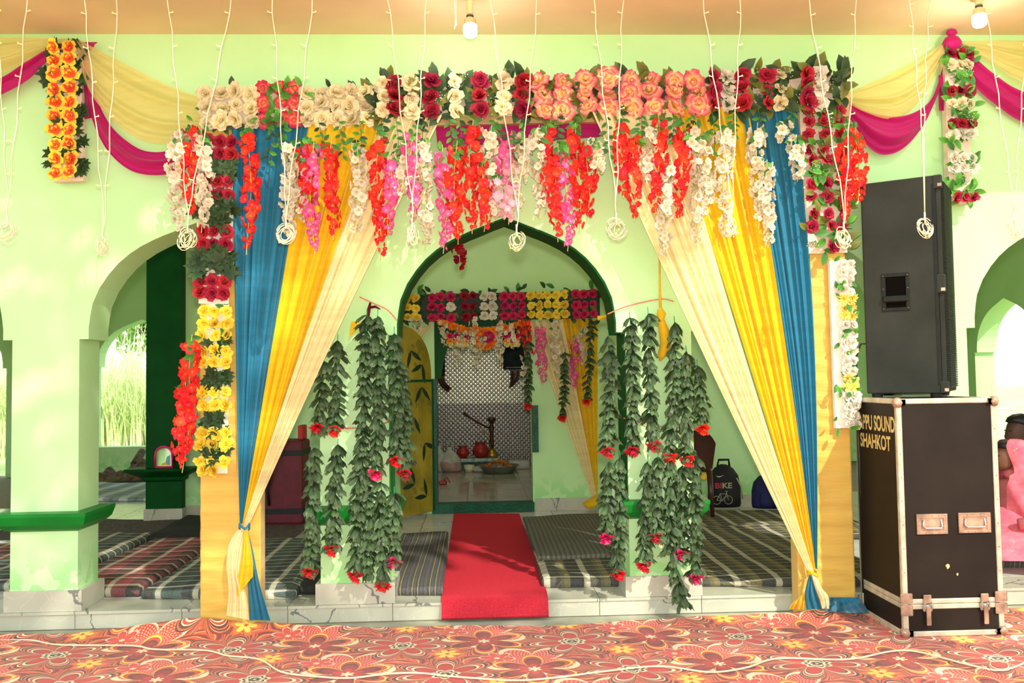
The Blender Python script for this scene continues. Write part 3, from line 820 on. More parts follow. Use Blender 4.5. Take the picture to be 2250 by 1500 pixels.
# ------------------------------------------------------------------ hanging blossom strands
STR = {}
def strand(c, px, y0, y1, Y=YG - .115, drift=0.0, dens=1.0, where='under the gate beam', leaves=5, spread=.042, bsize=.029):
    STR.setdefault((c, where), []).append((px, y0, y1, Y, drift, dens, leaves, spread, bsize))
for a in ((390, 292, 505), (447, 300, 500), (636, 325, 525), (657, 345, 480), (786, 318, 515), (932, 318, 535), (884, 335, 430), (1080, 290, 478), (1146, 300, 452), (1186, 290, 470), (1312, 312, 385), (1425, 288, 400), (1462, 372, 560), (1528, 290, 530), (1552, 300, 470), (1592, 292, 520), (1666, 286, 490), (1686, 365, 535), (1718, 272, 308), (1752, 308, 395)):
    strand('cream', *a, dens=1.05)
for a in ((416, 276, 470), (546, 292, 545), (672, 318, 470), (728, 318, 515), (832, 306, 555), (1002, 325, 525), (1036, 282, 500), (1064, 345, 500), (1204, 288, 440), (1222, 330, 520), (1268, 288, 500), (1292, 330, 480), (1368, 278, 425), (1396, 300, 475), (1448, 266, 458), (1497, 280, 476), (1858, 300, 480), (1884, 282, 440)):
    strand('coral', *a, drift=rnd.uniform(-6, 6))
for a in ((686, 322, 545), (856, 350, 512), (908, 296, 485), (976, 335, 545), (1112, 298, 420), (1246, 335, 540)):
    strand('pink', *a)
strand('blush', 1122, 340, 485); strand('blush', 1098, 390, 470, dens=.8)
strand('coral', 424, 756, 1022, where='beside the yellow rose column', drift=-22, leaves=8)
strand('coral', 404, 850, 1010, where='low beside the yellow rose column', drift=-8, leaves=3)
strand('wine', 1006, 508, 588, Y=YW + .24, where='inside the middle arch', spread=.05)
for px, y0, y1 in ((976, 706, 760), (1010, 715, 798), (1044, 700, 808), (1060, 730, 770), (1098, 705, 800), (1112, 705, 760), (1130, 715, 765), (1152, 770, 845)):
    strand('cream', px, y0, y1, Y=YI - .08, where='over the shrine doorway', leaves=0, bsize=.026, spread=.045, dens=.6)
strand('coral', 1158, 706, 782, Y=YI - .08, where='over the shrine doorway', leaves=0, spread=.05)
strand('pink', 1190, 720, 838, Y=YI - .08, where='over the inner cream curtain', leaves=2, spread=.06)
strand('pink', 1262, 745, 850, Y=YI - .08, where='over the inner yellow curtain', leaves=2, spread=.04)
strand('cream', 1222, 712, 822, Y=YI - .06, where='over the inner cream curtain', leaves=2, spread=.05)
strand('cream', 1280, 720, 800, Y=YI - .06, where='over the inner yellow curtain', leaves=2, spread=.04)
strand('cream', 912, 700, 722, Y=YI - .06, where='above the painted door leaf', leaves=0, spread=.08)
CNAME = {'cream': 'cream white', 'coral': 'coral red', 'pink': 'bright pink', 'blush': 'blush pink', 'wine': 'wine red'}
for (c, where), L_ in STR.items():
    L_.sort()
    for i, (px, y0, y1, Y, drift, dens, nl, spread, bs) in enumerate(L_):
        A = at(px, y0, Y); B = at(px + drift, y1, Y); ln = (A - B).length
        if len(L_) == 1: lab = '%s blossom strand hanging %s' % (CNAME[c], where)
        else: lab = '%s from left of the %s blossom strands hanging %s' % (ORD[i], CNAME[c], where)
        t = thing('blossom_strand', lab, 'flower strand', B, 'blossom strands hanging ' + where)
        ph = rnd.random() * 6; amp = .012
        def path(s): return A.lerp(B, s) + Vector((amp * sin(5 * s + ph), amp * cos(4 * s + ph), 0))
        mb = MB(); mb.tube([path(-.08 if nl else 0)] + [path(j / 8) for j in range(1, 9)] + [path(1.06)], .0022, 4, 0)
        part('stem', mb, 'twig_tan', t)
        n = int(ln / .0098 * dens)
        for j in range(n):
            s = (j + rnd.random()) / n
            a = rnd.uniform(0, 2 * pi); taper = 1 - .45 * max(0, s - .6) / .4
            r = spread * rnd.uniform(.35, 1) * taper
            p = path(s) + Vector((r * cos(a), r * sin(a) * .8, rnd.uniform(-.01, .01)))
            W = T(p) @ RZ(math.degrees(a) + 90 + rnd.uniform(-30, 30)) @ RX(90 + rnd.uniform(-25, 40)) @ RZ(rnd.uniform(0, 90)) @ S(bs * taper * rnd.uniform(.8, 1.2))
            put('blossom', FM['blossom_%s%d' % (c, rnd.randrange(2))], t, W)
        for j in range(nl):
            p = path(rnd.uniform(-.12, .10)); a = rnd.uniform(0, 2 * pi)
            put('leaf', FM[rnd.choice(('leaf_fresh', 'leaf_mid', 'leaf_mid'))], t, T(p + Vector((.02 * cos(a), .02 * sin(a) - .01, 0))) @ RX(90 + rnd.uniform(-30, 30)) @ RZ(rnd.uniform(100, 260)) @ S(.05 * rnd.uniform(.8, 1.3)))
# leafy vine sprigs dropping from the beam between the strands
SPRIG = [450, 600, 625, 700, 745, 790, 842, 870, 930, 985, 1010, 1045, 1090, 1150, 1225, 1262, 1330, 1410, 1480, 1520, 1565, 1610, 1668, 1740]
for i, px in enumerate(SPRIG):
    y0 = beam_y(px) + 28; y1 = y0 + rnd.uniform(50, 95); Y = YG - .095
    A, B = at(px, y0, Y), at(px + rnd.uniform(-16, 16), y1, Y)
    t = thing('vine_sprig', '%s green leafy vine sprig from the left below the gate beam' % ORD[i], 'vine', B, 'leafy sprigs below the gate beam')
    mb = MB(); mb.tube([A, A.lerp(B, .5) + Vector((.01, 0, 0)), B], .0018, 4); part('stem', mb, 'stem_green', t)
    for j in range(9):
        p = A.lerp(B, (j + .6) / 9)
        put('leaf', FM[rnd.choice(('leaf_fresh', 'leaf_mid', 'leaf_mid', 'leaf_dark'))], t, T(p + Vector((0, -.008, 0))) @ RX(90 + rnd.uniform(-35, 35)) @ RZ((120 if j % 2 else 240) + rnd.uniform(-35, 35)) @ S(.044 * rnd.uniform(.8, 1.25)))

# ------------------------------------------------------------------ leaf garlands on the pillars
def garland(label, pts, Y, end=None, group=None, size=.092, step=.042, per=4, esize=.052, name='leaf_garland'):
    P = [at(px, py, Y) for px, py in pts]
    tot = sum((b - a).length for a, b in zip(P, P[1:]))
    t = thing(name, label, 'garland', P[-1], group)
    def path(d):
        for a, b in zip(P, P[1:]):
            l = (b - a).length
            if d <= l: return a.lerp(b, d / l)
            d -= l
        return P[-1]
    mb = MB(); mb.tube([P[0] + Vector((0, .01, .03))] + P, .0025, 4); part('string', mb, 'string_green', t)
    n = int(tot / step); a0 = rnd.random() * 6
    for j in range(n):
        p = path((j + .3) * step)
        for q in range(per):
            a = a0 + j * 1.3 + q * 2 * pi / per + rnd.uniform(-.35, .35)
            if sin(a) > .75 and rnd.random() < .6: continue
            dn = rnd.uniform(15, 58)
            W = T(p + Vector((0, 0, rnd.uniform(-.01, .01)))) @ RZ(math.degrees(a) - 90) @ RX(-dn) @ RY(rnd.uniform(-25, 25)) @ S(size * rnd.uniform(.85, 1.2))
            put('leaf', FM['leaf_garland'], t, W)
    if end:
        put('carnation', FM['carnation_' + end], t, T(P[-1] + Vector((0, -.02, .012))) @ RX(90 + 56) @ RZ(rnd.uniform(0, 90)) @ S((esize, esize, esize * 1.3)))
YL = YW - .125
GL = [
 ('leaf garland high behind the cream curtain at the left arch pillar', [(712, 790), (700, 940)], YL, 'red'),
 ('leaf garland beside the cream curtain ending at the orange thread', [(742, 745), (735, 945)], YL, 'red'),
 ('long outer leaf garland of the left arch pillar ending low by the skirting', [(690, 980), (684, 1120), (682, 1255)], YL - .02, 'red'),
 ('short red-tipped leaf garland alone on the bare face of the left pillar', [(742, 975), (735, 1090), (730, 1205)], YL, 'red'),
 ('leaf garland from the red bow down the left arch pillar to its skirting', [(806, 690), (800, 870), (788, 1080), (782, 1262)], YL, 'red'),
 ('leaf garland ending in a deep pink flower on the left arch pillar', [(830, 690), (832, 850), (826, 1040)], YL - .03, 'pink'),
 ('leaf garland on the inner edge of the left arch pillar with a red flower', [(866, 728), (872, 870), (872, 1012)], YL - .03, 'red'),
 ('innermost leaf garland of the left arch pillar ending beside the painted door', [(880, 800), (890, 930), (890, 1040)], YL + .05, 'red'),
 ('leaf garland reaching the right corner of the left pillar skirting', [(838, 1055), (838, 1170), (842, 1285)], YL - .02, 'red'),
 ('thin leaf garland with a pink tip over the dark striped mattress', [(866, 1080), (866, 1232)], YL + .0, 'pink'),
 ('leaf garland without flower in the middle of the left arch pillar', [(806, 1020), (810, 1140), (808, 1262)], YL, None),
 ('leaf garland on the inner edge of the right arch pillar with a red flower', [(1336, 735), (1342, 870), (1334, 992)], YL - .02, 'red'),
 ('second leaf garland of the right arch pillar counted from the arch', [(1384, 695), (1390, 850), (1388, 990)], YL, 'red'),
 ('tallest leaf garland starting high on the right arch pillar', [(1424, 685), (1428, 850), (1436, 978)], YL - .02, 'red'),
 ('leaf garland beside the knotted yellow cloth on the right arch pillar', [(1482, 705), (1480, 870), (1470, 1004)], YL, 'red'),
 ('leaf garland just left of the cream curtain on the right arch pillar', [(1508, 770), (1506, 900), (1508, 1010)], YL - .02, 'red'),
 ('outermost leaf garland of the right arch pillar ending high by the curtain', [(1532, 800), (1540, 880), (1542, 942)], YL, 'red'),
 ('lower leaf garland with a spiky pink flower beside the arch opening', [(1338, 1010), (1334, 1100), (1330, 1180)], YL - .02, 'pink'),
 ('lower leaf garland hanging to the red flower left of the right pillar skirting', [(1362, 1000), (1360, 1130), (1358, 1260)], YL, 'red'),
 ('lower leaf garland in the middle of the right pillar ending in a red flower', [(1424, 1010), (1416, 1130), (1413, 1240)], YL, 'red'),
 ('short lower leaf garland with a small red flower on the right pillar', [(1446, 1000), (1444, 1100), (1441, 1178)], YL - .03, 'red'),
 ('sparse leaf garland trailing below the right pillar over the step', [(1472, 1000), (1470, 1180), (1488, 1270), (1504, 1330)], YL - .02, None),
 ('thick outer leaf garland of the right pillar with a pink flower at the bottom', [(1528, 1000), (1526, 1140), (1526, 1268)], YL - .02, 'pink'),
 ('leaf garland with a dark pink flower on the right pillar above the skirting', [(1500, 1020), (1498, 1130), (1494, 1215)], YL + .01, 'pink'),
]
for lab, pts, Y, e in GL: garland(lab, pts, Y, e, 'leaf garlands on the arch pillars', step=.05 if 'sparse' in lab else .04)
for lab, pts, e in (('dark leaf garland hanging over the inner cream curtain', [(1242, 770), (1240, 850), (1235, 918)], 'red'),
                    ('dark leaf garland hanging over the inner yellow curtain', [(1300, 700), (1295, 800), (1288, 882)], 'red'),
                    ('dark leaf garland beside the right door jamb of the shrine', [(1160, 745), (1162, 820), (1160, 892)], 'red')):
    garland(lab, pts, YI - .10, e, 'leaf garlands inside', size=.085, step=.055)
# ================================================================== cloth
def cloth_mat(name, c, trans=.25, rough=.75, wr=.25, sheer=0.0, wscale=(3, 3, 26)):
    k = newmat(name); co = k.coords()
    mp = k.new('ShaderNodeMapping'); mp.inputs['Scale'].default_value = wscale; k.l.new(co, mp.inputs[0])
    n = k.noise(1.0, 4, mp.outputs[0]); wv = k.noise(500, 1, co)
    col = k.ramp(n, [(.25, lin(tuple(v * .9 for v in c))), (.75, lin(c))])
    m = finish(k, col, rough, 0, k.bump(n, wr, .02), trans, .2, sheen=.2)
    if sheer > 0:
        o = [x for x in k.n if x.type == 'OUTPUT_MATERIAL'][0]
        src = o.inputs[0].links[0].from_socket
        tr = k.new('ShaderNodeBsdfTransparent'); tr.inputs[0].default_value = lin(tuple(min(255, v + 12) for v in c))
        x = k.new('ShaderNodeMixShader'); x.inputs[0].default_value = sheer
        k.l.new(src, x.inputs[1]); k.l.new(tr.outputs[0], x.inputs[2]); k.l.new(x.outputs[0], o.inputs[0])
    return m
cloth_mat('cloth_blue', (40, 130, 162), .3, .6); cloth_mat('cloth_yellow', (250, 200, 20), .3, .6); cloth_mat('cloth_cream', (250, 232, 172), .3, .65)
cloth_mat('cloth_post', (226, 182, 84), .1, .6, .7, wscale=(3, 3, 16)); cloth_mat('cloth_magenta', (196, 16, 108), .3, .55); cloth_mat('cloth_sheer', (250, 228, 164), .25, .7, sheer=.52)
mat('wood_beam', (214, 172, 116), .7, .1, 8); mat('cord_pink', (240, 120, 110), .7)

def wig(u, ph, n): return .66 * sin(2 * pi * n * u + ph + .8 * sin(5 * u + ph)) + .34 * sin(2 * pi * (n * 1.73) * u + ph * 2.1) + .08 * sin(2 * pi * n * 2.9 * u + ph * .7)
def curtain(label, m, tops, tie, Y, folds, amp, w_tie=14, bulge=0.0, grp='gate curtains'):
    """tops: two pixel points on the beam; tie: pixel point where the cloth is gathered"""
    (xa, ya), (xb, yb) = tops; ph = rnd.random() * 6
    mb = MB()
    def f(u, v):
        px = (xa + (xb - xa) * u) * (1 - v) + (tie[0] + (u - .5) * w_tie) * v + bulge * sin(pi * v)
        py = (ya + (yb - ya) * u) * (1 - v) + tie[1] * v
        k = (1 - v) ** .55 * .92 + .08
        p = at(px, py, Y - .012 * v)
        p.y += amp * k * wig(u, ph + .4 * v, folds)
        p.x += .25 * amp * k * wig(u, ph + 1.3, folds * .9)
        return p
    mb.grid(f, 96, 26)
    return single('gate_curtain', mb, m, label, 'curtain', at(tie[0], tie[1], Y), grp, True)
TIE_L, TIE_R = (537, 1154), (1785, 1256)
curtain('blue curtain gathered against the left gate post', 'cloth_blue', ((511, 262), (700, 262)), (532, 1150), YT - .026, 6, .024, 10)
curtain('yellow curtain between the blue and cream ones on the left', 'cloth_yellow', ((678, 262), (862, 258)), (537, 1154), YT - .052, 5, .026, 10)
curtain('cream curtain on the inner side of the left gate post', 'cloth_cream', ((838, 258), (972, 255)), (540, 1156), YT - .082, 5, .026, 12, -6)
curtain('blue curtain gathered against the right gate post', 'cloth_blue', ((1628, 236), (1753, 234)), (1791, 1252), YT - .026, 5.5, .024, 10, 16)
curtain('yellow curtain between the blue and cream ones on the right', 'cloth_yellow', ((1466, 240), (1642, 236)), (1787, 1254), YT - .052, 5, .026, 10, 5)
curtain('cream curtain on the inner side of the right gate post', 'cloth_cream', ((1298, 246), (1482, 240)), (1782, 1256), YT - .082, 5.5, .026, 14, -6)
def crv(pts, u):
    n = len(pts) - 1; s = min(u * n, n - 1e-6); i = int(s); t = s - i
    p0, p1, p2, p3 = pts[max(i - 1, 0)], pts[i], pts[i + 1], pts[min(i + 2, n)]
    return tuple(.5 * (2 * b + (c - a) * t + (2 * a - 5 * b + 4 * c - d) * t * t + (3 * b - a - 3 * c + d) * t ** 3) for a, b, c, d in zip(p0, p1, p2, p3))
def tail(label, m, A, B, Y, folds=4, amp=.02, cat='cloth tail', name='cloth_tail', nu=28, nv=18, out=None):
    """a hanging piece of cloth between two pixel border lines A and B, both from the knot down"""
    mb = MB(); ph = rnd.random() * 6
    def f(u, v):
        a, b = crv(A, v), crv(B, v)
        px, py = a[0] + (b[0] - a[0]) * u, a[1] + (b[1] - a[1]) * u
        k = min(1, v * 2.5 + .15)
        return at(px, py, Y - (out(u, v) if out else .03 * sin(pi * min(1, v * 1.1)) * sin(pi * u)) + amp * k * wig(u, ph + v, folds))
    mb.grid(f, nu, nv)
    return single(name, mb, m, label, cat, at(*B[-1], Y), None, True)
YTL = YT - .085
tail('cream cloth tail hanging under the left curtain knot', 'cloth_cream', [(530, 1156), (505, 1190), (497, 1240), (502, 1300), (497, 1352)], [(541, 1156), (536, 1200), (530, 1260), (542, 1310), (547, 1362)], YTL - .012, 3)
tail('short yellow cloth tail under the left curtain knot', 'cloth_yellow', [(536, 1158), (532, 1210), (524, 1262), (518, 1312)], [(544, 1158), (549, 1190), (556, 1235), (556, 1266)], YTL - .035, 3, .012)
tail('blue cloth tail trailing right under the left curtain knot', 'cloth_blue', [(536, 1160), (540, 1220), (545, 1300), (548, 1362)], [(544, 1160), (557, 1215), (570, 1280), (594, 1362)], YTL + .01, 3)
tail('blue cloth tail hanging under the right curtain knot', 'cloth_blue', [(1778, 1262), (1772, 1285), (1768, 1310), (1772, 1338)], [(1790, 1262), (1792, 1290), (1800, 1315), (1812, 1338)], YTL, 3)
tail('cream cloth tail folded over the blue one at the right knot', 'cloth_cream', [(1782, 1260), (1790, 1290), (1800, 1315), (1806, 1337)], [(1792, 1258), (1805, 1290), (1820, 1310), (1822, 1337)], YTL - .03, 2, .01)
tail('yellow cloth end crumpled at the foot of the right gate post', 'cloth_yellow', [(1752, 1316), (1740, 1326), (1734, 1338)], [(1768, 1300), (1768, 1320), (1766, 1338)], YTL + .02, 3)
tail('blue cloth crumpled on the floor beside the right gate post', 'cloth_blue', [(1818, 1312), (1816, 1328), (1812, 1343)], [(1886, 1312), (1899, 1328), (1910, 1348)], YTL + .05, 3, .006, nu=60, nv=24, out=lambda u, v: .10 * v ** 1.4 + (.010 + .055 * v) * sin(19 * u + 3 * sin(5 * u) + 2 * v) + .022 * v * sin(37 * u - 5 * v) + .008 * sin(15 * v + 9 * u))
for nm, (px, py), lab in (('l', TIE_L, 'blue cord knot gathering the left curtains'), ('r', TIE_R, 'yellow cord knot gathering the right curtains')):
    mb = MB(); c = at(px, py + 3, YTL - .012)
    for a in (0, .6, -.5):
        mb.tube([c + Vector((.028 * cos(q), .03 * sin(q) - .0, .012 * sin(q * 2 + a) + a * .012)) for q in [i * 2 * pi / 14 for i in range(15)]], .006, 6)
    single('curtain_tie', mb, 'cloth_blue' if nm == 'l' else 'cloth_yellow', lab, 'curtain tie', c, None, True)

# wooden gate frame wrapped in cloth
gate = thing('decorated_gate', 'tall decorated gate wrapped in golden yellow cloth on the step', 'gate', at(1115, 1345, YT))
xl0, xl1 = at(440, 1330, YT).x, at(573, 1330, YT).x
xr0, xr1 = at(1755, 1310, YT).x, at(1880, 1310, YT).x
zl, zr = at(500, 290, YT).z, at(1810, 262, YT).z
for x0, x1, zt_ in ((xl0, xl1, zl + .06), (xr0, xr1, zr + .04)):
    mb = MB(); ph = rnd.random() * 9
    def f(u, v, x0=x0, x1=x1, zt_=zt_, ph=ph):
        p = [(x0, YT + .11), (x0, YT), (x1, YT), (x1, YT + .11), (x0, YT + .11)]
        L_ = [.11, x1 - x0, .11, x1 - x0]; d = u * sum(L_)
        for (a, b), l in zip(zip(p, p[1:]), L_):
            if d <= l + 1e-9:
                t_ = d / l; x, y = a[0] + (b[0] - a[0]) * t_, a[1] + (b[1] - a[1]) * t_; break
            d -= l
        z = .004 + (zt_ - .004) * v
        wv = .0035 * sin(60 * z + 9 * x + ph + 2 * sin(7 * z + 5 * x)) * (1 if 0.1 < u < .55 else .3)
        return (x, y - wv if .1 < u < .5 else y, z)
    mb.grid(f, 92, 150)
    part('wrapped_post', mb, 'cloth_post', gate, True)
mb = MB()
a, b = at(442, 256, YT), at(1866, 226, YT)
mb.prism([(a.x, a.z - .085), (b.x, b.z - .085), (b.x, b.z + .085), (a.x, a.z + .085)], YT - .003, YT + .06)
part('beam', mb, 'wood_beam', gate, label='bare wooden beam behind the flowers')
tail('magenta cloth band stretched under the middle of the gate beam', 'cloth_magenta', [(958, 238), (958, 285), (962, 324)], [(1320, 232), (1320, 275), (1318, 300)], YT + .03, 2, .01, 'cloth band', 'cloth_band', 40, 8, lambda u, v: 0)

def swag(label, m, up, low, Y, folds=5, amp=.05, grp='swags on the wall'):
    mb = MB(); ph = rnd.random() * 6
    def f(u, v):
        a, b = crv(up, u), crv(low, u)
        k = .15 + .85 * sin(pi * u) ** .7
        p = at(a[0] + (b[0] - a[0]) * v, a[1] + (b[1] - a[1]) * v, Y)
        p.y += -amp * k * (.6 * sin(pi * v) + .5 * wig(v + .05 * u, ph, folds / 2)); return p
    mb.grid(f, 48, 40)
    return single('cloth_swag', mb, m, label, 'swag', at(*low[len(low) // 2], Y), grp, True)
YSW = YW - .06
swag('sheer cream swag between the orchid board and the gate', 'cloth_sheer', [(168, 84), (250, 128), (350, 178), (446, 216)], [(166, 90), (188, 180), (228, 244), (282, 292), (334, 314), (388, 314), (446, 300)], YSW - .03, 6)
swag('magenta swag below the cream one between the orchid board and the gate', 'cloth_magenta', [(192, 92), (206, 190), (240, 270), (290, 318), (334, 334), (384, 325), (446, 280)], [(182, 112), (196, 232), (226, 312), (266, 360), (312, 383), (378, 382), (446, 352)], YSW, 4)
swag('sheer cream swag running off to the left of the orchid board', 'cloth_sheer', [(166, 84), (80, 83), (0, 82), (-160, 84), (-300, 86), (-440, 90)], [(160, 94), (92, 122), (0, 166), (-140, 206), (-300, 170), (-436, 98)], YSW - .01, 5)
swag('magenta swag running off to the left of the orchid board', 'cloth_magenta', [(214, 92), (130, 96), (62, 128), (0, 168), (-140, 214), (-300, 180), (-440, 92)], [(200, 112), (122, 126), (64, 178), (0, 213), (-140, 270), (-310, 232), (-440, 112)], YSW, 3)
swag('sheer cream swag between the gate and the magenta knot', 'cloth_sheer', [(1852, 208), (1945, 168), (2020, 130), (2076, 92)], [(1852, 220), (1902, 246), (1960, 260), (2012, 232), (2052, 172), (2078, 104)], YSW - .03, 6)
swag('magenta swag below the cream one between the gate and the magenta knot', 'cloth_magenta', [(1846, 206), (1888, 240), (1930, 254), (1976, 258), (2022, 240), (2052, 204), (2072, 140)], [(1852, 238), (1882, 280), (1908, 320), (1942, 339), (1986, 325), (2032, 270), (2068, 190)], YSW, 4)
swag('magenta swag running off to the right of the magenta knot', 'cloth_magenta', [(2096, 92), (2146, 128), (2192, 164), (2250, 198), (2370, 236), (2520, 200), (2690, 92)], [(2092, 118), (2146, 190), (2200, 235), (2250, 266), (2370, 306), (2540, 262), (2690, 112)], YSW, 4)
swag('sheer cream swag running off to the right of the magenta knot', 'cloth_sheer', [(2098, 92), (2180, 88), (2250, 87), (2400, 87), (2550, 88), (2690, 90)], [(2102, 98), (2170, 136), (2230, 178), (2370, 226), (2540, 180), (2686, 98)], YSW - .02, 5)
mb = MB(); c = at(2092, 94, YSW - .05)
mb.lathe([(.005, -.05), (.05, -.035), (.062, 0), (.045, .03), (.02, .045), (.036, .06), (.03, .08), (.004, .09)], 14, 0, T(c) @ S((1, .7, 1)))
single('cloth_knot', mb, 'cloth_magenta', 'magenta cloth knot tied to the wall at the right swags', 'knot', c, None, True)
for x, lab in ((-1, 'magenta cloth end hanging behind the orchid board'), (1, 'magenta cloth end hanging left of the rose board')):
    P = ([(182, 180), (186, 215), (186, 262)], [(200, 180), (204, 215), (204, 258)]) if x < 0 else ([(2062, 165), (2062, 205), (2063, 243)], [(2074, 165), (2075, 205), (2076, 243)])
    tail(lab, 'cloth_magenta', P[0], P[1], YSW + .02, 2, .008)

# ================================================================== fairy lights and bulbs at the eave
mat('wire_cream', (240, 228, 186), .5, .05); mat('wire_white', (238, 232, 206), .5, .04)
k = newmat('warm_led'); finish(k, lin((255, 214, 120)), .3, emit=lin((255, 200, 90)), es=.35)
YFL = 4.62
FL = [((-14, 62), (15, 485)), ((180, 260), (225, 515)), ((365, 517), (412, 500)), ((595, 692), (628, 490)), ((848, 940), (905, 492)), ((1073, 1185), (1135, 505)), ((1300, 1370), (1354, 480)), ((1540, 1630), (1607, 478)), ((1770, 1885), (1854, 500)), ((1997, 2045), (2032, 478)), ((2160, 2270), (2228, 478))]
coil_mesh = {}
for i, ((xa, xb), (bx, by)) in enumerate(FL):
    b = at(bx, by, YFL)
    t = thing('fairy_light_string', '%s cream fairy light string from the left, hanging in a V from the eave' % ORD[i], 'fairy lights', b, 'fairy light strings under the eave')
    jx, jy = bx + rnd.uniform(-3, 3), by - (30 if i not in (9, 10) else 175 if i == 9 else 30)
    for x0 in (xa, xb):
        p0 = at(x0, 0, YFL); up = at(x0, 60, YFL)
        s0 = p0 + (p0 - up) * ((ZC - p0.z) / (p0.z - up.z))
        p1 = at(jx, jy, YFL)
        pts = [s0.lerp(p1, q / 14) + Vector((.006 * sin(q * 1.7 + i + x0), .01 * sin(pi * q / 14), 0)) for q in range(15)] + [b]
        mb = MB(); mb.tube(pts, .0031, 5); part('wire', mb, 'wire_cream', t, True)
        for q in range(2, 14, 2):
            p = pts[q] + Vector((0, -.004, 0)); sgn = rnd.choice((-1, 1))
            mb = MB(); mb.tube([p, p + Vector((sgn * .018, -.003, .004))], .003, 4, 0); mb.lathe([(.001, -.005), (.0052, 0), (.001, .006)], 6, 1, T(p + Vector((sgn * .021, -.003, .005))))
            part('led', mb, ['wire_white', 'warm_led'], t)
    mb = MB(); kind = i % 3; g_ = random.Random(i + 40)
    for q in range(9):
        rr = g_.uniform(.026, .05); ox, oz = g_.uniform(-.012, .012), g_.uniform(-.014, .010); tl, ax = g_.uniform(-.9, .9), g_.uniform(0, pi)
        sx = g_.uniform(.75, 1.1) if kind == 0 else (g_.uniform(.2, .6) if kind == 1 else g_.uniform(.5, 1.0))
        pts = []
        for w in range(15):
            a = ax + 2 * pi * w / 14 * (.93 if q % 3 else .8); x_, z_ = rr * sx * cos(a), rr * 1.2 * sin(a)
            pts.append(Vector((b.x + ox + x_ * cos(tl * .5) - z_ * sin(tl * .5), b.y + .02 * sin(a + tl) + .006 * q - .02, b.z - .055 + oz + x_ * sin(tl * .5) + z_ * cos(tl * .5))))
        mb.tube(pts, .0023, 5)
    mb.tube([b + Vector((0, 0, .03)), b, b + Vector((.002, 0, -.03))], .005, 6)
    part('coil', mb, 'wire_cream', t, True)
    for q in range(4):
        p = b + Vector((rnd.uniform(-.04, .04), -.01, -.08 + rnd.uniform(-.03, .02)))
        mb = MB(); mb.lathe([(.001, -.007), (.006, 0), (.001, .007)], 6, 0, T(p)); part('led', mb, 'warm_led', t)
mat('holder_cream', (226, 214, 160), .5); mat('black_ring', (60, 60, 56), .5)
k = newmat('bulb_glow'); finish(k, (1, 1, 1, 1), .4, emit=(1, .98, .92, 1), es=9)
for px, py, lab in ((1033, 62, 'glowing white light bulb over the middle of the gate'), (2152, 40, 'glowing white light bulb at the upper right')):
    Y = 4.78; c = at(px, py, Y); zb = c.z
    t = thing('light_bulb', lab, 'light bulb', (c.x, Y, ZC))
    o = T((c.x, Y, 0))
    mb = MB(); mb.lathe([(.045, ZC - .004), (.045, ZC - .02), (.02, ZC - .03), (.018, zb + .075), (.022, zb + .07)], 20, 0, o); part('ceiling_rose', mb, 'holder_cream', t, True)
    mb = MB(); mb.lathe([(.019, zb + .076), (.021, zb + .072), (.021, zb + .066), (.017, zb + .062)], 16, 0, o); part('ring', mb, 'black_ring', t, True)
    mb = MB(); mb.lathe([(.014, zb + .064), (.02, zb + .058), (.033, zb + .05), (.034, zb + .02), (.036, zb + .018)], 20, 0, o); part('bulb_cap', mb, 'holder_cream', t, True)
    mb = MB(); mb.lathe([(.034, zb + .02), (.039, zb + .012), (.040, zb - .02), (.036, zb - .04), (.024, zb - .05), (.001, zb - .053)], 24, 0, o); part('diffuser', mb, 'bulb_glow', t, True, 'white lit diffuser')
    l = bpy.data.objects.new('bulb_light', bpy.data.lights.new('bulb_light', 'POINT')); l.data.energy = 7; l.data.shadow_soft_size = .04
    l.data.color = (1, .98, .94); COL.objects.link(l); l.location = (c.x, Y, zb - .11)
mb = MB(); p = at(1000, 5, 4.7)
mb.tube([(p.x - .01, p.y, ZC), (p.x, p.y, p.z - .03), (p.x + .004, p.y, p.z - .13)], [.008, .007, .003], 5); mb.tube([(p.x + .012, p.y, ZC), (p.x + .002, p.y, p.z - .08), (p.x - .006, p.y, p.z - .15)], .0028, 5)
single('loose_wire', mb, 'wire_white', 'loose white cable end hanging from the ceiling left of the middle bulb', 'cable', (p.x, p.y, ZC), None, True)

# ================================================================== loudspeaker and flight case
def vinyl(name, c, rough, b):
    k = newmat(name); co = k.coords()
    n = k.noise(3, 5, co)
    col = k.ramp(n, [(.3, lin(c)), (.75, lin(tuple(min(255, v * 1.25 + 4) for v in c)))])
    sc = k.m_('GREATER_THAN', k.noise(38, 6, co, .8), .74)
    col = k.mix(k.m_('MULTIPLY', sc, .35), col, lin((150, 140, 118)))
    return finish(k, col, rough, 0, k.bump(k.noise(260, 2, co), b, .004), spec=.15)
vinyl('speaker_carpet', (40, 42, 36), .9, .5); vinyl('case_laminate', (28, 21, 15), .5, .1)
mat('grille_black', (30, 32, 26), .6, .1, 40, spec=.15); mat('recess_shade_black', (10, 7, 4), .8, spec=.03)
mat('aluminium', (214, 204, 176), .38, .1, 12, .05, 80, metal=.35); mat('aged_steel', (196, 158, 130), .4, .15, 14, .1, 60, metal=.45); mat('steel', (206, 204, 196), .25, .05, 12, metal=.85)
mat('rubber', (26, 26, 26), .7); mat('stencil_cream', (226, 196, 120), .7, .12, 40)
CX0, CX1, CY0, CY1, CZ1 = 2.315, 2.882, 4.715, 5.250, 1.312
case = thing('flight_case', 'tall black flight case with aluminium edges under the loudspeaker', 'flight case', (CX0, CY0, .008))
zs_ = .185
mb = MB(); mb.box(CX0 + .006, CX1 - .006, CY0 + .006, CY1 - .006, zs_ + .002, CZ1 - .006); part('body', mb, 'case_laminate', case)
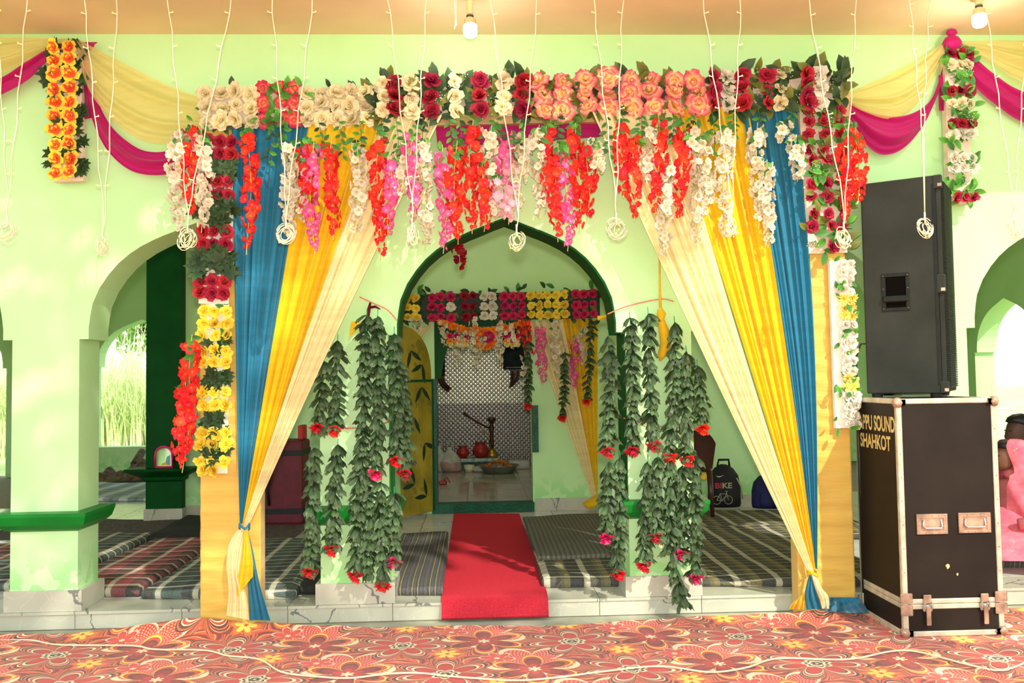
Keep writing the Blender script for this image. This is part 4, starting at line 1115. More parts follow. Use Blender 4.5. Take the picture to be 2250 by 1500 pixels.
mb = MB(); mb.box(CX0 + .006, CX1 - .006, CY0 + .006, CY1 - .006, .012, zs_ - .002); part('base_tray', mb, 'case_laminate', case)
e = .030
for x0, x1 in ((CX0, CX0 + e), (CX1 - e, CX1)):
    for y0, y1 in ((CY0, CY0 + e), (CY1 - e, CY1)):
        mb = MB(); mb.cbox(x0, x1, y0, y1, .012, CZ1 - .01, .004); part('edge_profile', mb, 'aluminium', case)
for z0, z1 in ((.008, .008 + e), (zs_ - .028, zs_ - .001), (zs_ + .001, zs_ + .028), (CZ1 - e, CZ1)):
    for y0, y1 in ((CY0 - .001, CY0 + e), (CY1 - e, CY1)):
        mb = MB(); mb.cbox(CX0 + .01, CX1 - .01, y0, y1, z0, z1, .004); part('edge_profile', mb, 'aluminium', case)
    for x0, x1 in ((CX0 - .001, CX0 + e), (CX1 - e, CX1)):
        mb = MB(); mb.cbox(x0, x1, CY0 + .01, CY1 - .01, z0, z1, .004); part('edge_profile', mb, 'aluminium', case)
for x, sx in ((CX0, 1), (CX1, -1)):
    for y, sy in ((CY0, 1), (CY1, -1)):
        for z, sz in ((.03, 1), (CZ1 - .022, -1)):
            mb = MB(); mb.lathe([(.002, -.03), (.02, -.024), (.029, 0), (.02, .024), (.002, .03)], 14, 0, T((x + sx * .01, y + sy * .01, z)))
            for dx, dy, dz in ((.045, 0, 0), (0, 0, .045 * sz)):
                mb.cbox(x - .003 if sx > 0 else x - .05, x + .05 if sx > 0 else x + .003, y - .004 * sy - .002, y - .004 * sy + .002, z - .018, z + .018, .001)
            c2 = (x + sx * .052, y - .004 * sy, z); mb.lathe([(.001, -.004), (.006, 0), (.001, .004)], 6, 0, T(c2))
            part('ball_corner', mb, 'aged_steel', case, True)
def on_front(px, py): return at(px, py, CY0)
for px0, px1, py0, py1 in ((2015, 2081, 1128, 1174), (2107, 2176, 1125, 1171)):
    a, b = on_front(px0, py1), on_front(px1, py0)
    mb = MB(); w = .024
    for x0, x1, z0, z1 in ((a.x, b.x, b.z - w, b.z), (a.x, b.x, a.z, a.z + w * .7), (a.x, a.x + w, a.z + w * .7, b.z - w), (b.x - w, b.x, a.z + w * .7, b.z - w)): mb.cbox(x0, x1, CY0 - .004, CY0 + .006, z0, z1, .0015)
    hd = part('handle_plate', mb, 'aged_steel', case)
    mb = MB(); mb.box(a.x + w, b.x - w, CY0 - .0005, CY0 + .001, a.z + w * .6, b.z - w); part('handle_dish', mb, 'aged_steel', hd, M=None)
    mb = MB(); zl_ = a.z + .034; mb.tube([(a.x + w + .012, CY0 - .003, b.z - w - .006), (a.x + w + .008, CY0 - .008, zl_ + .01), (a.x + w + .02, CY0 - .012, zl_), (b.x - w - .02, CY0 - .012, zl_), (b.x - w - .008, CY0 - .008, zl_ + .01), (b.x - w - .012, CY0 - .003, b.z - w - .006)], .0055, 8); part('handle_bar', mb, 'steel', hd, True)
    for q in range(5):
        for zz in (a.z + .008, b.z - .010):
            mb = MB(); mb.lathe([(.001, -.003), (.0045, 0), (.001, .003)], 6, 0, T((a.x + .012 + (b.x - a.x - .024) * q / 4, CY0 - .005, zz))); part('rivet', mb, 'steel', hd)
for px, py in ((2037, 1330), (2163, 1330)):
    c = on_front(px, py)
    mb = MB(); mb.cbox(c.x - .022, c.x + .022, CY0 - .012, CY0 - .001, zs_ + .004, zs_ + .052, .004)
    lt = part('latch', mb, 'aged_steel', case)
    mb = MB(); mb.cbox(c.x - .027, c.x + .027, CY0 - .012, CY0 - .001, zs_ - .040, zs_ - .002, .006); mb.tube([(c.x - .02, CY0 - .016, zs_ + .014), (c.x - .02, CY0 - .016, zs_ - .02)], .005, 6); mb.tube([(c.x + .02, CY0 - .016, zs_ + .014), (c.x + .02, CY0 - .016, zs_ - .02)], .005, 6); part('latch_dish', mb, 'steel', lt)
    mb = MB(); mb.cbox(c.x - .013, c.x + .013, CY0 - .020, CY0 - .013, zs_ - .112, zs_ - .01, .003); part('latch_lever', mb, 'aged_steel', lt)
for x in (CX0 + .018, CX1 - .018):
    for z in (zs_ - .06, zs_ + .004):
        mb = MB(); mb.cbox(x - .034, x + .034, CY0 - .005, CY0 - .001, z, z + .058, .004)
        pl = part('corner_plate', mb, 'aged_steel', case)
        for dx in (-.02, .02):
            for dz in (.014, .044):
                mb = MB(); mb.lathe([(.001, -.003), (.005, 0), (.001, .003)], 6, 0, T((x + dx, CY0 - .006, z + dz))); part('rivet', mb, 'steel', pl)
for x in (CX0 + .015, CX1 - .015):
    for q in range(7):
        mb = MB(); mb.lathe([(.001, -.003), (.005, 0), (.001, .003)], 6, 0, T((x, CY0 - .002, .36 + .13 * q))); part('rivet', mb, 'steel', case)
for (px, py, s_) in ((2084, 1244, .017), (2105, 1262, .009)):
    c = on_front(px, py); g_ = random.Random(px)
    mb = MB(); mb.prism([(c.x + s_ * g_.uniform(.5, 1.1) * cos(a) * .8, c.z + s_ * g_.uniform(.5, 1.1) * sin(a)) for a in [2 * pi * i / 9 for i in range(9)]], CY0 + .0045, CY0 + .008); part('paint_chip', mb, 'stencil_cream', case)
def lettering(txt, W, parent, m, name, wid, hgt, depth=.001):
    cu = bpy.data.curves.new(name, 'FONT'); cu.body = txt; cu.size = 1; cu.extrude = 0; cu.offset = .03
    o = bpy.data.objects.new(name, cu); COL.objects.link(o); bpy.context.view_layer.update()
    me = bpy.data.meshes.new_from_object(o.evaluated_get(bpy.context.evaluated_depsgraph_get()))
    bpy.data.objects.remove(o)
    xs = [v.co.x for v in me.vertices]; ys = [v.co.y for v in me.vertices]
    for v in me.vertices: v.co = ((v.co.x - min(xs)) / (max(xs) - min(xs)) * wid, (v.co.y - min(ys)) / (max(ys) - min(ys)) * hgt, 0)
    me.materials.clear(); me.materials.append(MATS[m]); me.name = name
    return put(name, me, parent, W)
def on_side(px, py):
    r = _ray(px, py); return CAMP + r * ((CX0 - .0025) / r.x)
SIDE = Matrix(((0, 0, -1, 0), (-1, 0, 0, 0), (0, 1, 0, 0), (0, 0, 0, 1)))
for txt, (pa, pb), (y0, y1) in (('PAPPU SOUND', (1880, 1963), (912, 946)), ('SHAHKOT', (1888, 1954), (954, 986))):
    a, b = on_side(pa, (y0 + y1) / 2), on_side(pb, (y0 + y1) / 2)
    z0, z1 = on_side((pa + pb) / 2, y1).z, on_side((pa + pb) / 2, y0).z
    lettering(txt, T((CX0 + .0045, a.y, z0)) @ SIDE, case, 'stencil_cream', 'stencil_lettering', a.y - b.y, z1 - z0).data.name = 'stencil_lettering'

SPN = at(2075, 600, 4.86); d_ = Vector((.825, -.5651, 0)); w_ = Vector((.5651, .825, 0))
SPM = Matrix(((d_.x, w_.x, 0, SPN.x), (d_.y, w_.y, 0, SPN.y), (0, 0, 1, CZ1 + .022), (0, 0, 0, 1)))
HS = 1.268; DS = .44; WS = .50
spk = put('loudspeaker', None, None, SPM); tag(spk, 'tall black loudspeaker standing on the flight case', 'loudspeaker')
def spart(name, mb, m, parent=None, smooth=False, label=None): return put(name, mb.mesh(name, m, smooth), parent or spk, SPM, label)
mb = MB(); mb.cbox(-DS, -.035, 0, WS, 0, HS, .008, seg=2); body = spart('cabinet', mb, 'speaker_carpet')
mb = MB(); mb.cbox(-.037, -.002, .012, WS - .012, .01, HS - .01, .006); spart('baffle', mb, 'speaker_carpet')
mb = MB()   # curved perforated grille made of fine ribs
n = 110
for i in range(n):
    z = .04 + (HS - .08) * i / (n - 1)
    mb.tube([(-.004, .012, z), (.008, .04, z), (.016, WS / 2, z), (.008, WS - .04, z), (-.004, WS - .012, z)], .0042, 4)
mb.grid(lambda u, v: (-.006 + .016 * sin(pi * u) ** .6, .015 + (WS - .03) * u, .03 + (HS - .06) * v), 14, 2, 0)
spart('grille', mb, 'grille_black')
for z0, z1 in ((.0, .07), (HS / 2 - .055, HS / 2 + .055), (HS - .08, HS)):
    mb = MB(); mb.cbox(-.045, .004, -.004, .035, z0, z1, .006); spart('corner_guard', mb, 'speaker_carpet', label='worn corner guard')
    mb = MB(); mb.box(-.02, .002, -.0048, -.003, z0 + .012, z0 + .03); spart('worn_patch', mb, 'aged_steel', label='chipped brown patch')
mb = MB(); mb.box(-.05, -.036, -.003, .006, .05, HS - .05); spart('edge_strip', mb, 'grille_black')
hx, hz = -.262, .60
hw, hh = .075, .112
mb = MB()
for x0, x1, z0, z1 in ((hx - hw, hx + hw, hz + hh - .022, hz + hh), (hx - hw, hx + hw, hz - hh, hz - hh + .02), (hx - hw, hx - hw + .02, hz - hh + .02, hz + hh - .022), (hx + hw - .02, hx + hw, hz - hh + .02, hz + hh - .022)): mb.cbox(x0, x1, -.006, .004, z0, z1, .002)
hdl = spart('handle_frame', mb, 'grille_black')
mb = MB(); mb.box(hx - hw + .02, hx + hw - .02, -.0015, .001, hz - hh + .02, hz + hh - .022); spart('handle_recess_shade', mb, 'recess_shade_black', hdl)  # flat near-black sheet: shade of the handle hollow painted, no depth modelled
mb = MB(); mb.cbox(hx - hw + .004, hx + hw - .004, -.016, -.003, hz - .06, hz - .022, .006); spart('handle_grip', mb, 'grille_black', hdl)
for dx in (-1, 1):
    for dz in (-.95, -.4, .2, .95):
        mb = MB(); mb.lathe([(.001, -.003), (.005, 0), (.001, .003)], 6, 0, T((hx + dx * (hw - .008), -.007, hz + dz * (hh - .010)))); spart('screw', mb, 'aged_steel', hdl)
for x in (-DS + .05, -.07):
    for y in (.05, WS - .05):
        mb = MB(); mb.lathe([(.03, -.021), (.032, 0)], 14, 0, T((x, y, 0))); spart('foot', mb, 'rubber')
mb = MB(); pa, pb = at(1908, 748, 5.0), at(1886, 800, 5.25)
mb.tube([SPM @ Vector((-DS + .01, .02, .30)), SPM @ Vector((-DS - .03, .02, .30)), SPM @ Vector((-DS - .06, .03, .22)), SPM @ Vector((-DS - .07, .04, -.3)), SPM @ Vector((-DS - .07, .06, -1.2))], .005, 6)
single('speaker_cable', mb, 'rubber', 'thin black cable dropping behind the loudspeaker', 'cable', SPM @ Vector((-DS - .07, .06, -1.2)), None, True)
# white cable snaking over the carpet
CAB = [(-60, 1402), (0, 1406), (70, 1406), (130, 1416), (290, 1418), (340, 1426), (450, 1428), (500, 1440), (570, 1448), (620, 1476), (700, 1486), (770, 1489), (850, 1480), (920, 1478), (1000, 1486), (1130, 1494), (1220, 1488), (1330, 1474), (1450, 1463), (1560, 1476), (1640, 1466), (1710, 1446), (1860, 1448), (1960, 1430), (2020, 1432), (2130, 1460), (2200, 1472), (2260, 1452)]
mb = MB(); mb.tube([atz(*crv(CAB, i / 160), .0155) for i in range(161)], .0048, 6)
single('floor_cable', mb, 'wire_cream', 'cream cable snaking across the floral carpet', 'cable', atz(1000, 1486, .012), None, True)
# ================================================================== mattresses and rugs on the platform
def plaid(name, ground, bands_x, bands_y, px_, py_, weave=.35):
    """bands: [(start, end, rgb)] as fractions of the repeat, woven both ways"""
    k = newmat(name); s = k.sep(k.coords())
    def stripes(v, p, bands):
        f = k.m_('FRACT', k.m_('ADD', k.m_('DIVIDE', v, p), 100.0)); st = []
        cur = 0
        for a, b, c in bands:
            if a > cur + 1e-4 or not st: st.append((cur, lin(ground)))
            if st[-1][0] == a: st[-1] = (a, lin(c))
            else: st.append((a, lin(c)))
            st.append((b, lin(ground))); cur = b
        return k.ramp(f, st[:32], 'CONSTANT')
    a = stripes(s[0], px_, bands_x); c = a
    if bands_y: c = k.mix(.5, a, stripes(s[1], py_, bands_y))
    n = k.noise(300, 2, k.coords())
    c = k.mix(.12, c, k.ramp(n, [(.3, (0, 0, 0, 1)), (.7, (.8, .8, .7, 1))]))
    return finish(k, c, .9, 0, k.bump(k.noise(14, 3, k.coords()), .25, .02), spec=.1)
blk, crm, olv, red_, grn = (34, 34, 32), (226, 216, 184), (140, 126, 66), (158, 52, 66), (58, 80, 70)
PL = [(0, .22, blk), (.28, .38, crm), (.44, .66, blk), (.72, .80, crm), (.86, 1., olv)]
plaid('plaid_olive', (112, 102, 62), [(0, .34, blk), (.34, .50, crm), (.5, .76, (66, 62, 44)), (.85, 1, olv)], [(0, .34, blk), (.40, .50, crm), (.56, .86, blk)], .26, .105)
plaid('plaid_red', (150, 70, 76), [(0, .25, blk), (.25, .4, crm), (.5, .75, red_), (.8, 1, blk)], [(0, .28, blk), (.34, .5, crm), (.55, .8, red_)], .24, .15)
plaid('plaid_green', (72, 90, 84), [(0, .25, blk), (.3, .45, crm), (.55, .8, grn)], [(0, .3, blk), (.36, .5, crm), (.56, .85, blk)], .24, .12)
plaid('stripe_dark', (42, 38, 38), [(0, .14, (66, 58, 66)), (.3, .35, (128, 118, 56)), (.42, .5, (64, 58, 72)), (.62, .67, (128, 118, 56)), (.8, .9, (58, 50, 58))], None, .11, 1)
plaid('stripe_grey', (92, 88, 72), [(0, .3, (62, 62, 52)), (.5, .7, (104, 98, 84))], None, .035, 1)
plaid('stripe_white', (120, 136, 138), [(0, .35, (220, 226, 222)), (.6, .75, (70, 84, 90))], [(0, .5, (190, 200, 200))], .3, .16)
mat('rug_grey', (104, 92, 84), .95, .2, 40, .4, 90); mat('mat_black', (40, 42, 36), .85, .15, 20, .2, 60)
def mattress(label, m, quad, thick, name='floor_mattress', z=ZP, rz=None):
    """quad: pixel corners front-left, front-right, back-right, back-left of the top edge"""
    zt_ = z + thick
    P = [atz(px, py, zt_) for px, py in quad]
    c = sum(P, Vector()) / 4
    mb = MB(); n = 22
    def f(u, v):
        a = P[0].lerp(P[1], u); b = P[3].lerp(P[2], u); p = a.lerp(b, v)
        e = min(u, 1 - u, v, 1 - v) * n
        p.z = zt_ - (.25 * thick if e < .5 else 0) + .004 * sin(9 * p.x + 4 * p.y) + .003 * sin(13 * p.y - 3 * p.x)
        return p
    mb.grid(f, n, n)
    ring = [(i / n, 0) for i in range(n)] + [(1, i / n) for i in range(n)] + [(1 - i / n, 1) for i in range(n)] + [(0, 1 - i / n) for i in range(n)]
    R = []
    for (u, v) in ring:
        p = f(u, v); o = (p - c); o.z = 0; o.normalize(); R.append((p, o))
    k_ = len(R); vs = []
    for d, zz in ((0, None), (.015, zt_ - .45 * thick), (.012, z + .25 * thick), (0, z + .002)):
        for p, o in R: vs.append(p + o * d if zz is None else Vector((p.x + o.x * d, p.y + o.y * d, zz)))
    mb.add(vs, [(j * k_ + i, j * k_ + (i + 1) % k_, (j + 1) * k_ + (i + 1) % k_, (j + 1) * k_ + i) for j in range(3) for i in range(k_)])
    return single(name, mb, m, label, 'mattress' if 'rug' not in name else 'rug', (c.x, c.y, z), None, True)
def persp(xf0, xf1, yf, yb):
    """pixel quad of a rectangle lying square to the building"""
    hz = lambda x: 835 - .015 * (x - 1050)
    def back(x): t = (yb - hz(x)) / (yf - hz(x)); return (1050 + (x - 1050) * t, yb)
    return [(xf0, yf), (xf1, yf), back(xf1), back(xf0)]
mattress('thin grey rug spread far back behind the left pillar', 'rug_grey', persp(-60, 640, 1182, 1140), .012, 'floor_rug')
mattress('black mattress beside the golden gate post, left of it', 'mat_black', [(322, 1174), (470, 1178), (560, 1130), (410, 1130)], .07)
mattress('red and black plaid mattress just right of the left pillar', 'plaid_red', persp(112, 306, 1285, 1178), .075)
mattress('rumpled red plaid mattress seen left of the left pillar', 'plaid_red', persp(-420, -150, 1290, 1190), .07)
mattress('grey green striped mattress left of the left pillar', 'plaid_green', persp(-136, 98, 1275, 1165), .07)
mattress('green and black plaid mattress behind the left gate post', 'plaid_green', persp(314, 648, 1288, 1178), .08)
mattress('black mattress end poking out left of the left arch pillar', 'mat_black', persp(658, 735, 1282, 1215), .07)
mattress('white striped mattress far back by the rear window', 'stripe_white', [(120, 1092), (330, 1092), (400, 1058), (210, 1058)], .05)
mattress('dark striped mattress left of the red runner', 'stripe_dark', [(815, 1282), (972, 1282), (984, 1164), (884, 1166)], .075)
mattress('olive plaid mattress right of the red runner, nearest the step', 'plaid_olive', [(1194, 1268), (1460, 1262), (1440, 1196), (1176, 1202)], .07)
mattress('fine grey striped mattress behind the olive one beside the runner', 'stripe_grey', [(1184, 1216), (1420, 1212), (1352, 1122), (1150, 1132)], .05, z=ZP + .06)
mattress('large olive plaid mattress right of the right arch pillar', 'plaid_olive', persp(1535, 1990, 1268, 1150), .06)
mattress('second olive plaid mattress further back by the backpacks', 'plaid_olive', persp(1560, 1960, 1170, 1118), .055)
mattress('narrow brown striped mattress under the woman in pink', 'stripe_dark', [(2195, 1218), (2520, 1214), (2450, 1160), (2150, 1164)], .09)
# red runner: over the floor and down the step
k = newmat('runner_red'); co = k.coords(); n_ = k.noise(160, 3, co); n2_ = k.noise(700, 1, co)
finish(k, k.ramp(n_, [(.3, lin((188, 36, 52))), (.7, lin((222, 60, 72)))]), .95, 0, k.bump(k.m_('ADD', n_, n2_), .8, .006), spec=.1)
A0, A1 = atz(997, 1128, ZP + .012), atz(1141, 1128, ZP + .012); B0, B1 = atz(970, 1313, ZP + .014), atz(1204, 1306, ZP + .014)
def runner(u, v, h=.012):
    if v < .7:
        t_ = v / .7; a = A0.lerp(B0, t_); b = A1.lerp(B1, t_); p = a.lerp(b, u); p.z = ZP + h
    else:
        t_ = (v - .7) / .3; a = at(970, 1310, YF - .02); b = at(1204, 1304, YF - .02); p = a.lerp(b, u)
        p.y = YF - .012 - h - .10 * t_ ** 2 * .4; p.z = ZP + h - (ZP - .012) * min(1, t_ * 1.05) - .006 * sin(pi * t_)
    return p
mb = MB(); mb.grid(lambda u, v: runner(u, v, .014), 20, 60); mb.grid(lambda u, v: runner(u, v, .003), 20, 60)
for u in (0, 1): mb.grid(lambda a, v, u=u: runner(u, v, .003 + .011 * a), 1, 60)
mb.grid(lambda u, a: runner(u, 1, .003 + .011 * a), 20, 1)
single('red_runner', mb, 'runner_red', 'red carpet runner leading over the step to the shrine door', 'carpet', (A0 + B1) / 2, None, True)

# ================================================================== threads and knots on the pillars
def cord(label, pts, Y, r=.004, m='cord_pink'):
    mb = MB(); mb.tube([at(*crv(pts, i / 24), Y) for i in range(25)], r, 5); single('thread', mb, m, label, 'thread', at(*pts[0], Y), None, True)
cord('orange thread tied across the top of the left arch pillar', [(790, 652), (815, 664), (850, 680), (872, 704)], YW - .02)
cord('orange thread tied across the top of the right arch pillar', [(1335, 690), (1380, 672), (1450, 657), (1480, 662)], YW - .02)
cord('orange thread around the left arch pillar behind the garlands', [(700, 942), (760, 941), (820, 937), (858, 925)], YW - .012)
cord('orange thread around the right arch pillar behind the garlands', [(1370, 918), (1420, 932), (1450, 937), (1525, 930)], YW - .012)
mb = MB(); c = at(814, 675, YW - .04); mb.tube([c + Vector((-.02, 0, -.10)), c + Vector((-.012, 0, -.02)), c + Vector((.0, 0, .03))], [.008, .012, .006], 6); mb.tube([c, c + Vector((.03, 0, .004)), c + Vector((.06, 0, -.012))], [.008, .008, .003], 6)
single('cloth_bow', mb, 'rose_crimson', 'small red cloth bow above the left pillar garlands', 'bow', c, None, True)
tail('yellow cloth strip tied across the left arch pillar', 'cloth_yellow', [(772, 705), (800, 710), (826, 728), (848, 742)], [(768, 742), (796, 716), (824, 738), (846, 752)], YW - .03, 2, .006, 'cloth strip', 'cloth_strip')
mb = MB(); P = [at(px, py, YW - .05) for px, py in ((1449, 560), (1450, 640), (1451, 676))]; mb.tube(P, [.006, .007, .010], 6)
P = [at(px, py, YW - .055) for px, py in ((1450, 678), (1453, 690), (1452, 702), (1460, 730), (1463, 755), (1454, 780), (1450, 792))]; mb.tube(P, [.016, .03, .022, .034, .036, .026, .006], 10)
single('knotted_cloth', mb, 'cloth_yellow', 'knotted mustard yellow cloth hanging on the right arch pillar', 'cloth', P[-1], None, True)
tail('yellow cloth strip tied across the right edge of the arch', 'cloth_yellow', [(1312, 694), (1330, 690), (1345, 684)], [(1314, 704), (1332, 699), (1346, 692)], YW + TW + .02, 2, .004, 'cloth strip', 'cloth_strip')

# ================================================================== chamber door leaf, inner curtain, doorway garland
def door_paint():
    k = newmat('door_olive'); co = k.coords(); s = k.sep(co)
    n = k.noise(3.5, 5, co)
    c = k.ramp(n, [(.25, lin((92, 84, 20))), (.5, lin((150, 132, 30))), (.75, lin((176, 158, 48)))])
    c = k.mix(k.m_('MULTIPLY', k.m_('GREATER_THAN', k.noise(7, 6, co), .62), .5), c, lin((60, 62, 22)))
    return finish(k, c, .3, 0, None, spec=.5)
door_paint(); mat('paint_leaf', (16, 48, 26), .35); mat('paint_pink', (176, 96, 70), .5)
hinge = at(950, 1000, YC - .03); lf = Vector((-.58, -.81, 0)).normalized()   # leaf swings out towards the visitor
Wd = .48
LM = Matrix(((lf.x, -lf.y, 0, hinge.x), (lf.y, lf.x, 0, hinge.y), (0, 0, 1, 0), (0, 0, 0, 1)))
zb_, zm_, zt_ = ZP + .03, at(950, 836, YC).z, at(945, 722, YC).z
leafd = put('door_leaf', None, None, LM @ T((0, 0, zb_))); leafd['label'] = 'open olive door leaf painted with bamboo leaves'; leafd['category'] = 'door'
def dpart(name, mb, m, parent=None, smooth=False, label=None): return put(name, mb.mesh(name, m, smooth), parent or leafd, LM, label)
mb = MB(); mb.cbox(0, Wd, -.016, .016, zb_, zm_ - .01, .003); dpart('lower_panel', mb, 'door_olive')
arc = [(.02, zm_ + .012)] + [(.02 + (Wd - .02) * (1 - cos(pi / 2 * i / 12)), zm_ + .012 + (zt_ - zm_) * sin(pi / 2 * i / 12) ** .8) for i in range(1, 13)] + [(Wd, zm_ + .012)]
mb = MB(); mb.prism(arc, -.014, .014); dpart('arched_panel', mb, 'door_olive')
mb = MB(); mb.cbox(0, Wd, -.022, .022, zm_ - .012, zm_ + .012, .003); mb.cbox(-.004, .022, -.022, .022, zb_, zm_, .003); dpart('stile', mb, 'teal_green')
for bx in (.14, .30):
    for q in range(4):
        z0 = zb_ + .02 + q * (zm_ - zb_ - .04) / 4; mb = MB(); mb.cbox(bx, bx + .11, .0155, .0185, z0 + .01, z0 + (zm_ - zb_ - .04) / 4 - .005, .001); dpart('bamboo_segment', mb, 'door_olive')
LV = [(.16, zm_ + .16, -60), (.34, zm_ + .30, -110), (.18, zm_ - .06, -95), (.30, zm_ - .36, -80), (.14, zm_ - .62, -120), (.30, zb_ + .30, 30), (.12, zb_ + .16, 40)]
for (x, z, a) in LV:
    for s_ in (-1, 1):
        mb = MB(); g_ = [(0, 0), (.045, .022), (.10, .026), (.15, .014), (.19, 0), (.15, -.014), (.10, -.022), (.045, -.016)]
        ca, sa = cos(radians(a + 38 * s_)), sin(radians(a + 38 * s_)); mb.prism([(x + u * ca - v * sa, z + u * sa + v * ca) for u, v in g_ if zb_ < z + u * sa + v * ca], .0175, .0195); dpart('painted_leaf', mb, 'paint_leaf')
# inner curtains right of the doorway
def inner(label, m, tops, Y, folds, w=10): return curtain(label, m, tops, (1308, 1098), Y, folds, .02, w, 0, 'inner curtains beside the shrine door')
inner('yellow inner curtain at the right of the shrine doorway', 'cloth_yellow', ((1226, 700), (1312, 700)), YI + .03, 6)
inner('cream inner curtain tied back right of the shrine doorway', 'cloth_cream', ((1160, 706), (1236, 702)), YI - .01, 6)
tail('small cream curtain scrap above the painted door leaf', 'cloth_cream', [(905, 722), (902, 738), (898, 760)], [(955, 712), (935, 735), (912, 762)], YI + .01, 3)
mb = MB(); c = at(1306, 1104, YI - .04); mb.lathe([(.01, -.07), (.09, -.06), (.11, -.01), (.07, .05), (.02, .08)], 14, 0, T(c) @ S((1, .8, .8)))
mb.v = [(x + .012 * sin(40 * z + 9 * x), y, z + .01 * sin(50 * x)) for x, y, z in mb.v]
single('cloth_bundle', mb, 'cloth_yellow', 'yellow cloth bundle at the foot of the inner curtain', 'cloth', c, None, True)
# marigold toran over the door
toran = thing('marigold_toran', 'orange marigold and magenta door garland hung in the shrine doorway', 'garland', at(1060, 760, YI - .05))
mb = MB(); TP = [(965, 708), (985, 714), (1000, 716), (1020, 724), (1060, 724), (1100, 722), (1125, 716), (1150, 708)]; mb.tube([at(*crv(TP, i / 20), YI - .05) for i in range(21)], .004, 5); part('string', mb, 'twig_tan', toran)
for i in range(24):
    p = crv(TP, (i + .5) / 24); stick('marigold_orange', toran, at(p[0] + rnd.uniform(-2, 2), p[1] + rnd.uniform(-3, 3), YI - .06), .038, 30)
for i in range(16):
    a = 2 * pi * i / 16; stick('marigold_orange', toran, at(1066 + 20 * cos(a), 744 + 18 * sin(a), YI - .07), .038, 30)
for i in range(10):
    a = 2 * pi * i / 10; stick('rose_magenta', toran, at(1074 + 8 * cos(a), 740 + 8 * sin(a), YI - .09), .03, 30)
for px in (988, 1004, 1022, 1112, 1124, 1136):
    stick('rose_magenta', toran, at(px, 738, YI - .06), .034, 30); stick('marigold_orange', toran, at(px, 750, YI - .06), .036, 30); stick('chrysanth_yellow', toran, at(px + 2, 757, YI - .06), .03, 30)

# ================================================================== things inside the chamber
def pz(px, py): return atz(px, py, ZCH + .001)
mat('pot_red', (170, 40, 30), .4); mat('shelf_white', (190, 206, 196), .5, .25, 14); mat('wood_dark', (70, 36, 22), .4, .2, 12); mat('brass', (196, 150, 60), .3, metal=.8)
mat('sweet_orange', (214, 120, 20), .7, .2, 40, .6, 60); mat('frame_black', (14, 16, 14), .5, spec=.1); mat('picture_dark', (18, 36, 34), .5, .4, 9, spec=.08); mat('gilt', (160, 124, 50), .4)
mat('plastic_pink', (214, 168, 160), .4, .12, 12, trans=.3); mat('plastic_white', (226, 222, 212), .4, .06, 12, trans=.4); mat('paper_cup', (222, 208, 176), .6)
Ysh = 12.25; a, b = at(1012, 1025, Ysh), at(1096, 1006, Ysh)
t = thing('low_shelf', 'low white and green shelf at the back of the shrine room', 'shelf', ((a.x + b.x) / 2, Ysh, ZCH))
mb = MB(); mb.cbox(a.x, b.x, Ysh - .02, Ysh + .28, b.z - .05, b.z, .006); part('top', mb, 'shelf_white', t)
mb = MB(); mb.cbox(a.x + .01, b.x - .01, Ysh, Ysh + .02, ZCH + .001, b.z - .05, .004); part('front', mb, 'teal_green', t)
for x in (a.x + .02, b.x - .02):
    mb = MB(); mb.cbox(x - .015, x + .015, Ysh + .02, Ysh + .26, ZCH + .001, b.z - .05, .004); part('side', mb, 'shelf_white', t)
SZ = b.z
for px, s_, lab in ((1017, .9, 'small red clay pot at the left end of the low shelf'), (1056, 1.15, 'larger red clay pot in the middle of the low shelf')):
    mb = MB(); x = at(px, 1000, Ysh + .08).x; mb.lathe([(.05, 0), (.095, .05), (.105, .09), (.08, .14), (.06, .16), (.07, .185), (.075, .19)], 18, 0, T((x, Ysh + .10, SZ + .001)) @ S(s_)); single('clay_pot', mb, 'pot_red', lab, 'pot', (x, Ysh + .1, SZ), 'clay pots on the shelf', True)
x = at(1081, 1000, Ysh + .1).x
t = thing('hookah', 'tall dark wooden hookah pipe with slanting stem on the shelf', 'hookah', (x, Ysh + .1, SZ))
o = T((x, Ysh + .1, 0)); zk = at(1080, 918, Ysh + .1).z
mb = MB(); mb.lathe([(.07, SZ + .001), (.085, SZ + .04), (.05, SZ + .09), (.03, SZ + .13)], 18, 0, o); part('base', mb, 'brass', t, True)
mb = MB(); mb.lathe([(.026, SZ + .12), (.032, SZ + .2), (.026, SZ + .35), (.04, SZ + .42), (.026, SZ + .46), (.03, zk - .05)], 14, 0, o); part('column', mb, 'wood_dark', t, True)
mb = MB(); mb.lathe([(.03, zk - .06), (.06, zk - .03), (.065, zk), (.03, zk + .012)], 14, 0, o); part('bowl', mb, 'wood_dark', t, True)
p0, p1, p2 = at(1079, 942, Ysh + .1), at(1050, 928, Ysh + .02), at(1018, 907, Ysh)
mb = MB(); mb.tube([p0, p1, p2], [.010, .013, .02], 8); part('pipe', mb, 'wood_dark', t, True)
mb = MB(); mb.tube([at(1053, 932, Ysh + .02), at(1072, 962, Ysh + .06), at(1080, 985, Ysh + .05)], .006, 6); part('cord', mb, 'brass', t, True)
c = pz(1096, 1038)
t = thing('steel_basin', 'wide steel basin heaped with orange sweets on the shrine floor', 'basin', c)
mb = MB(); mb.lathe([(.17, 0), (.20, .005), (.27, .10), (.28, .105), (.265, .10), (.19, .012), (.001, .01)], 28, 0, T(c)); part('bowl', mb, 'steel', t, True)
mb = MB()
for i in range(60):
    q = rnd.uniform(0, 2 * pi); r = .2 * math.sqrt(rnd.random()); z = .07 + .09 * (1 - (r / .2) ** 2)
    mb.lathe([(.001, -.02), (.02, 0), (.001, .02)], 6, 0, T(c + Vector((r * cos(q), r * sin(q), z))))
o_ = part('sweets', mb, 'sweet_orange', t); o_['kind'] = 'stuff'
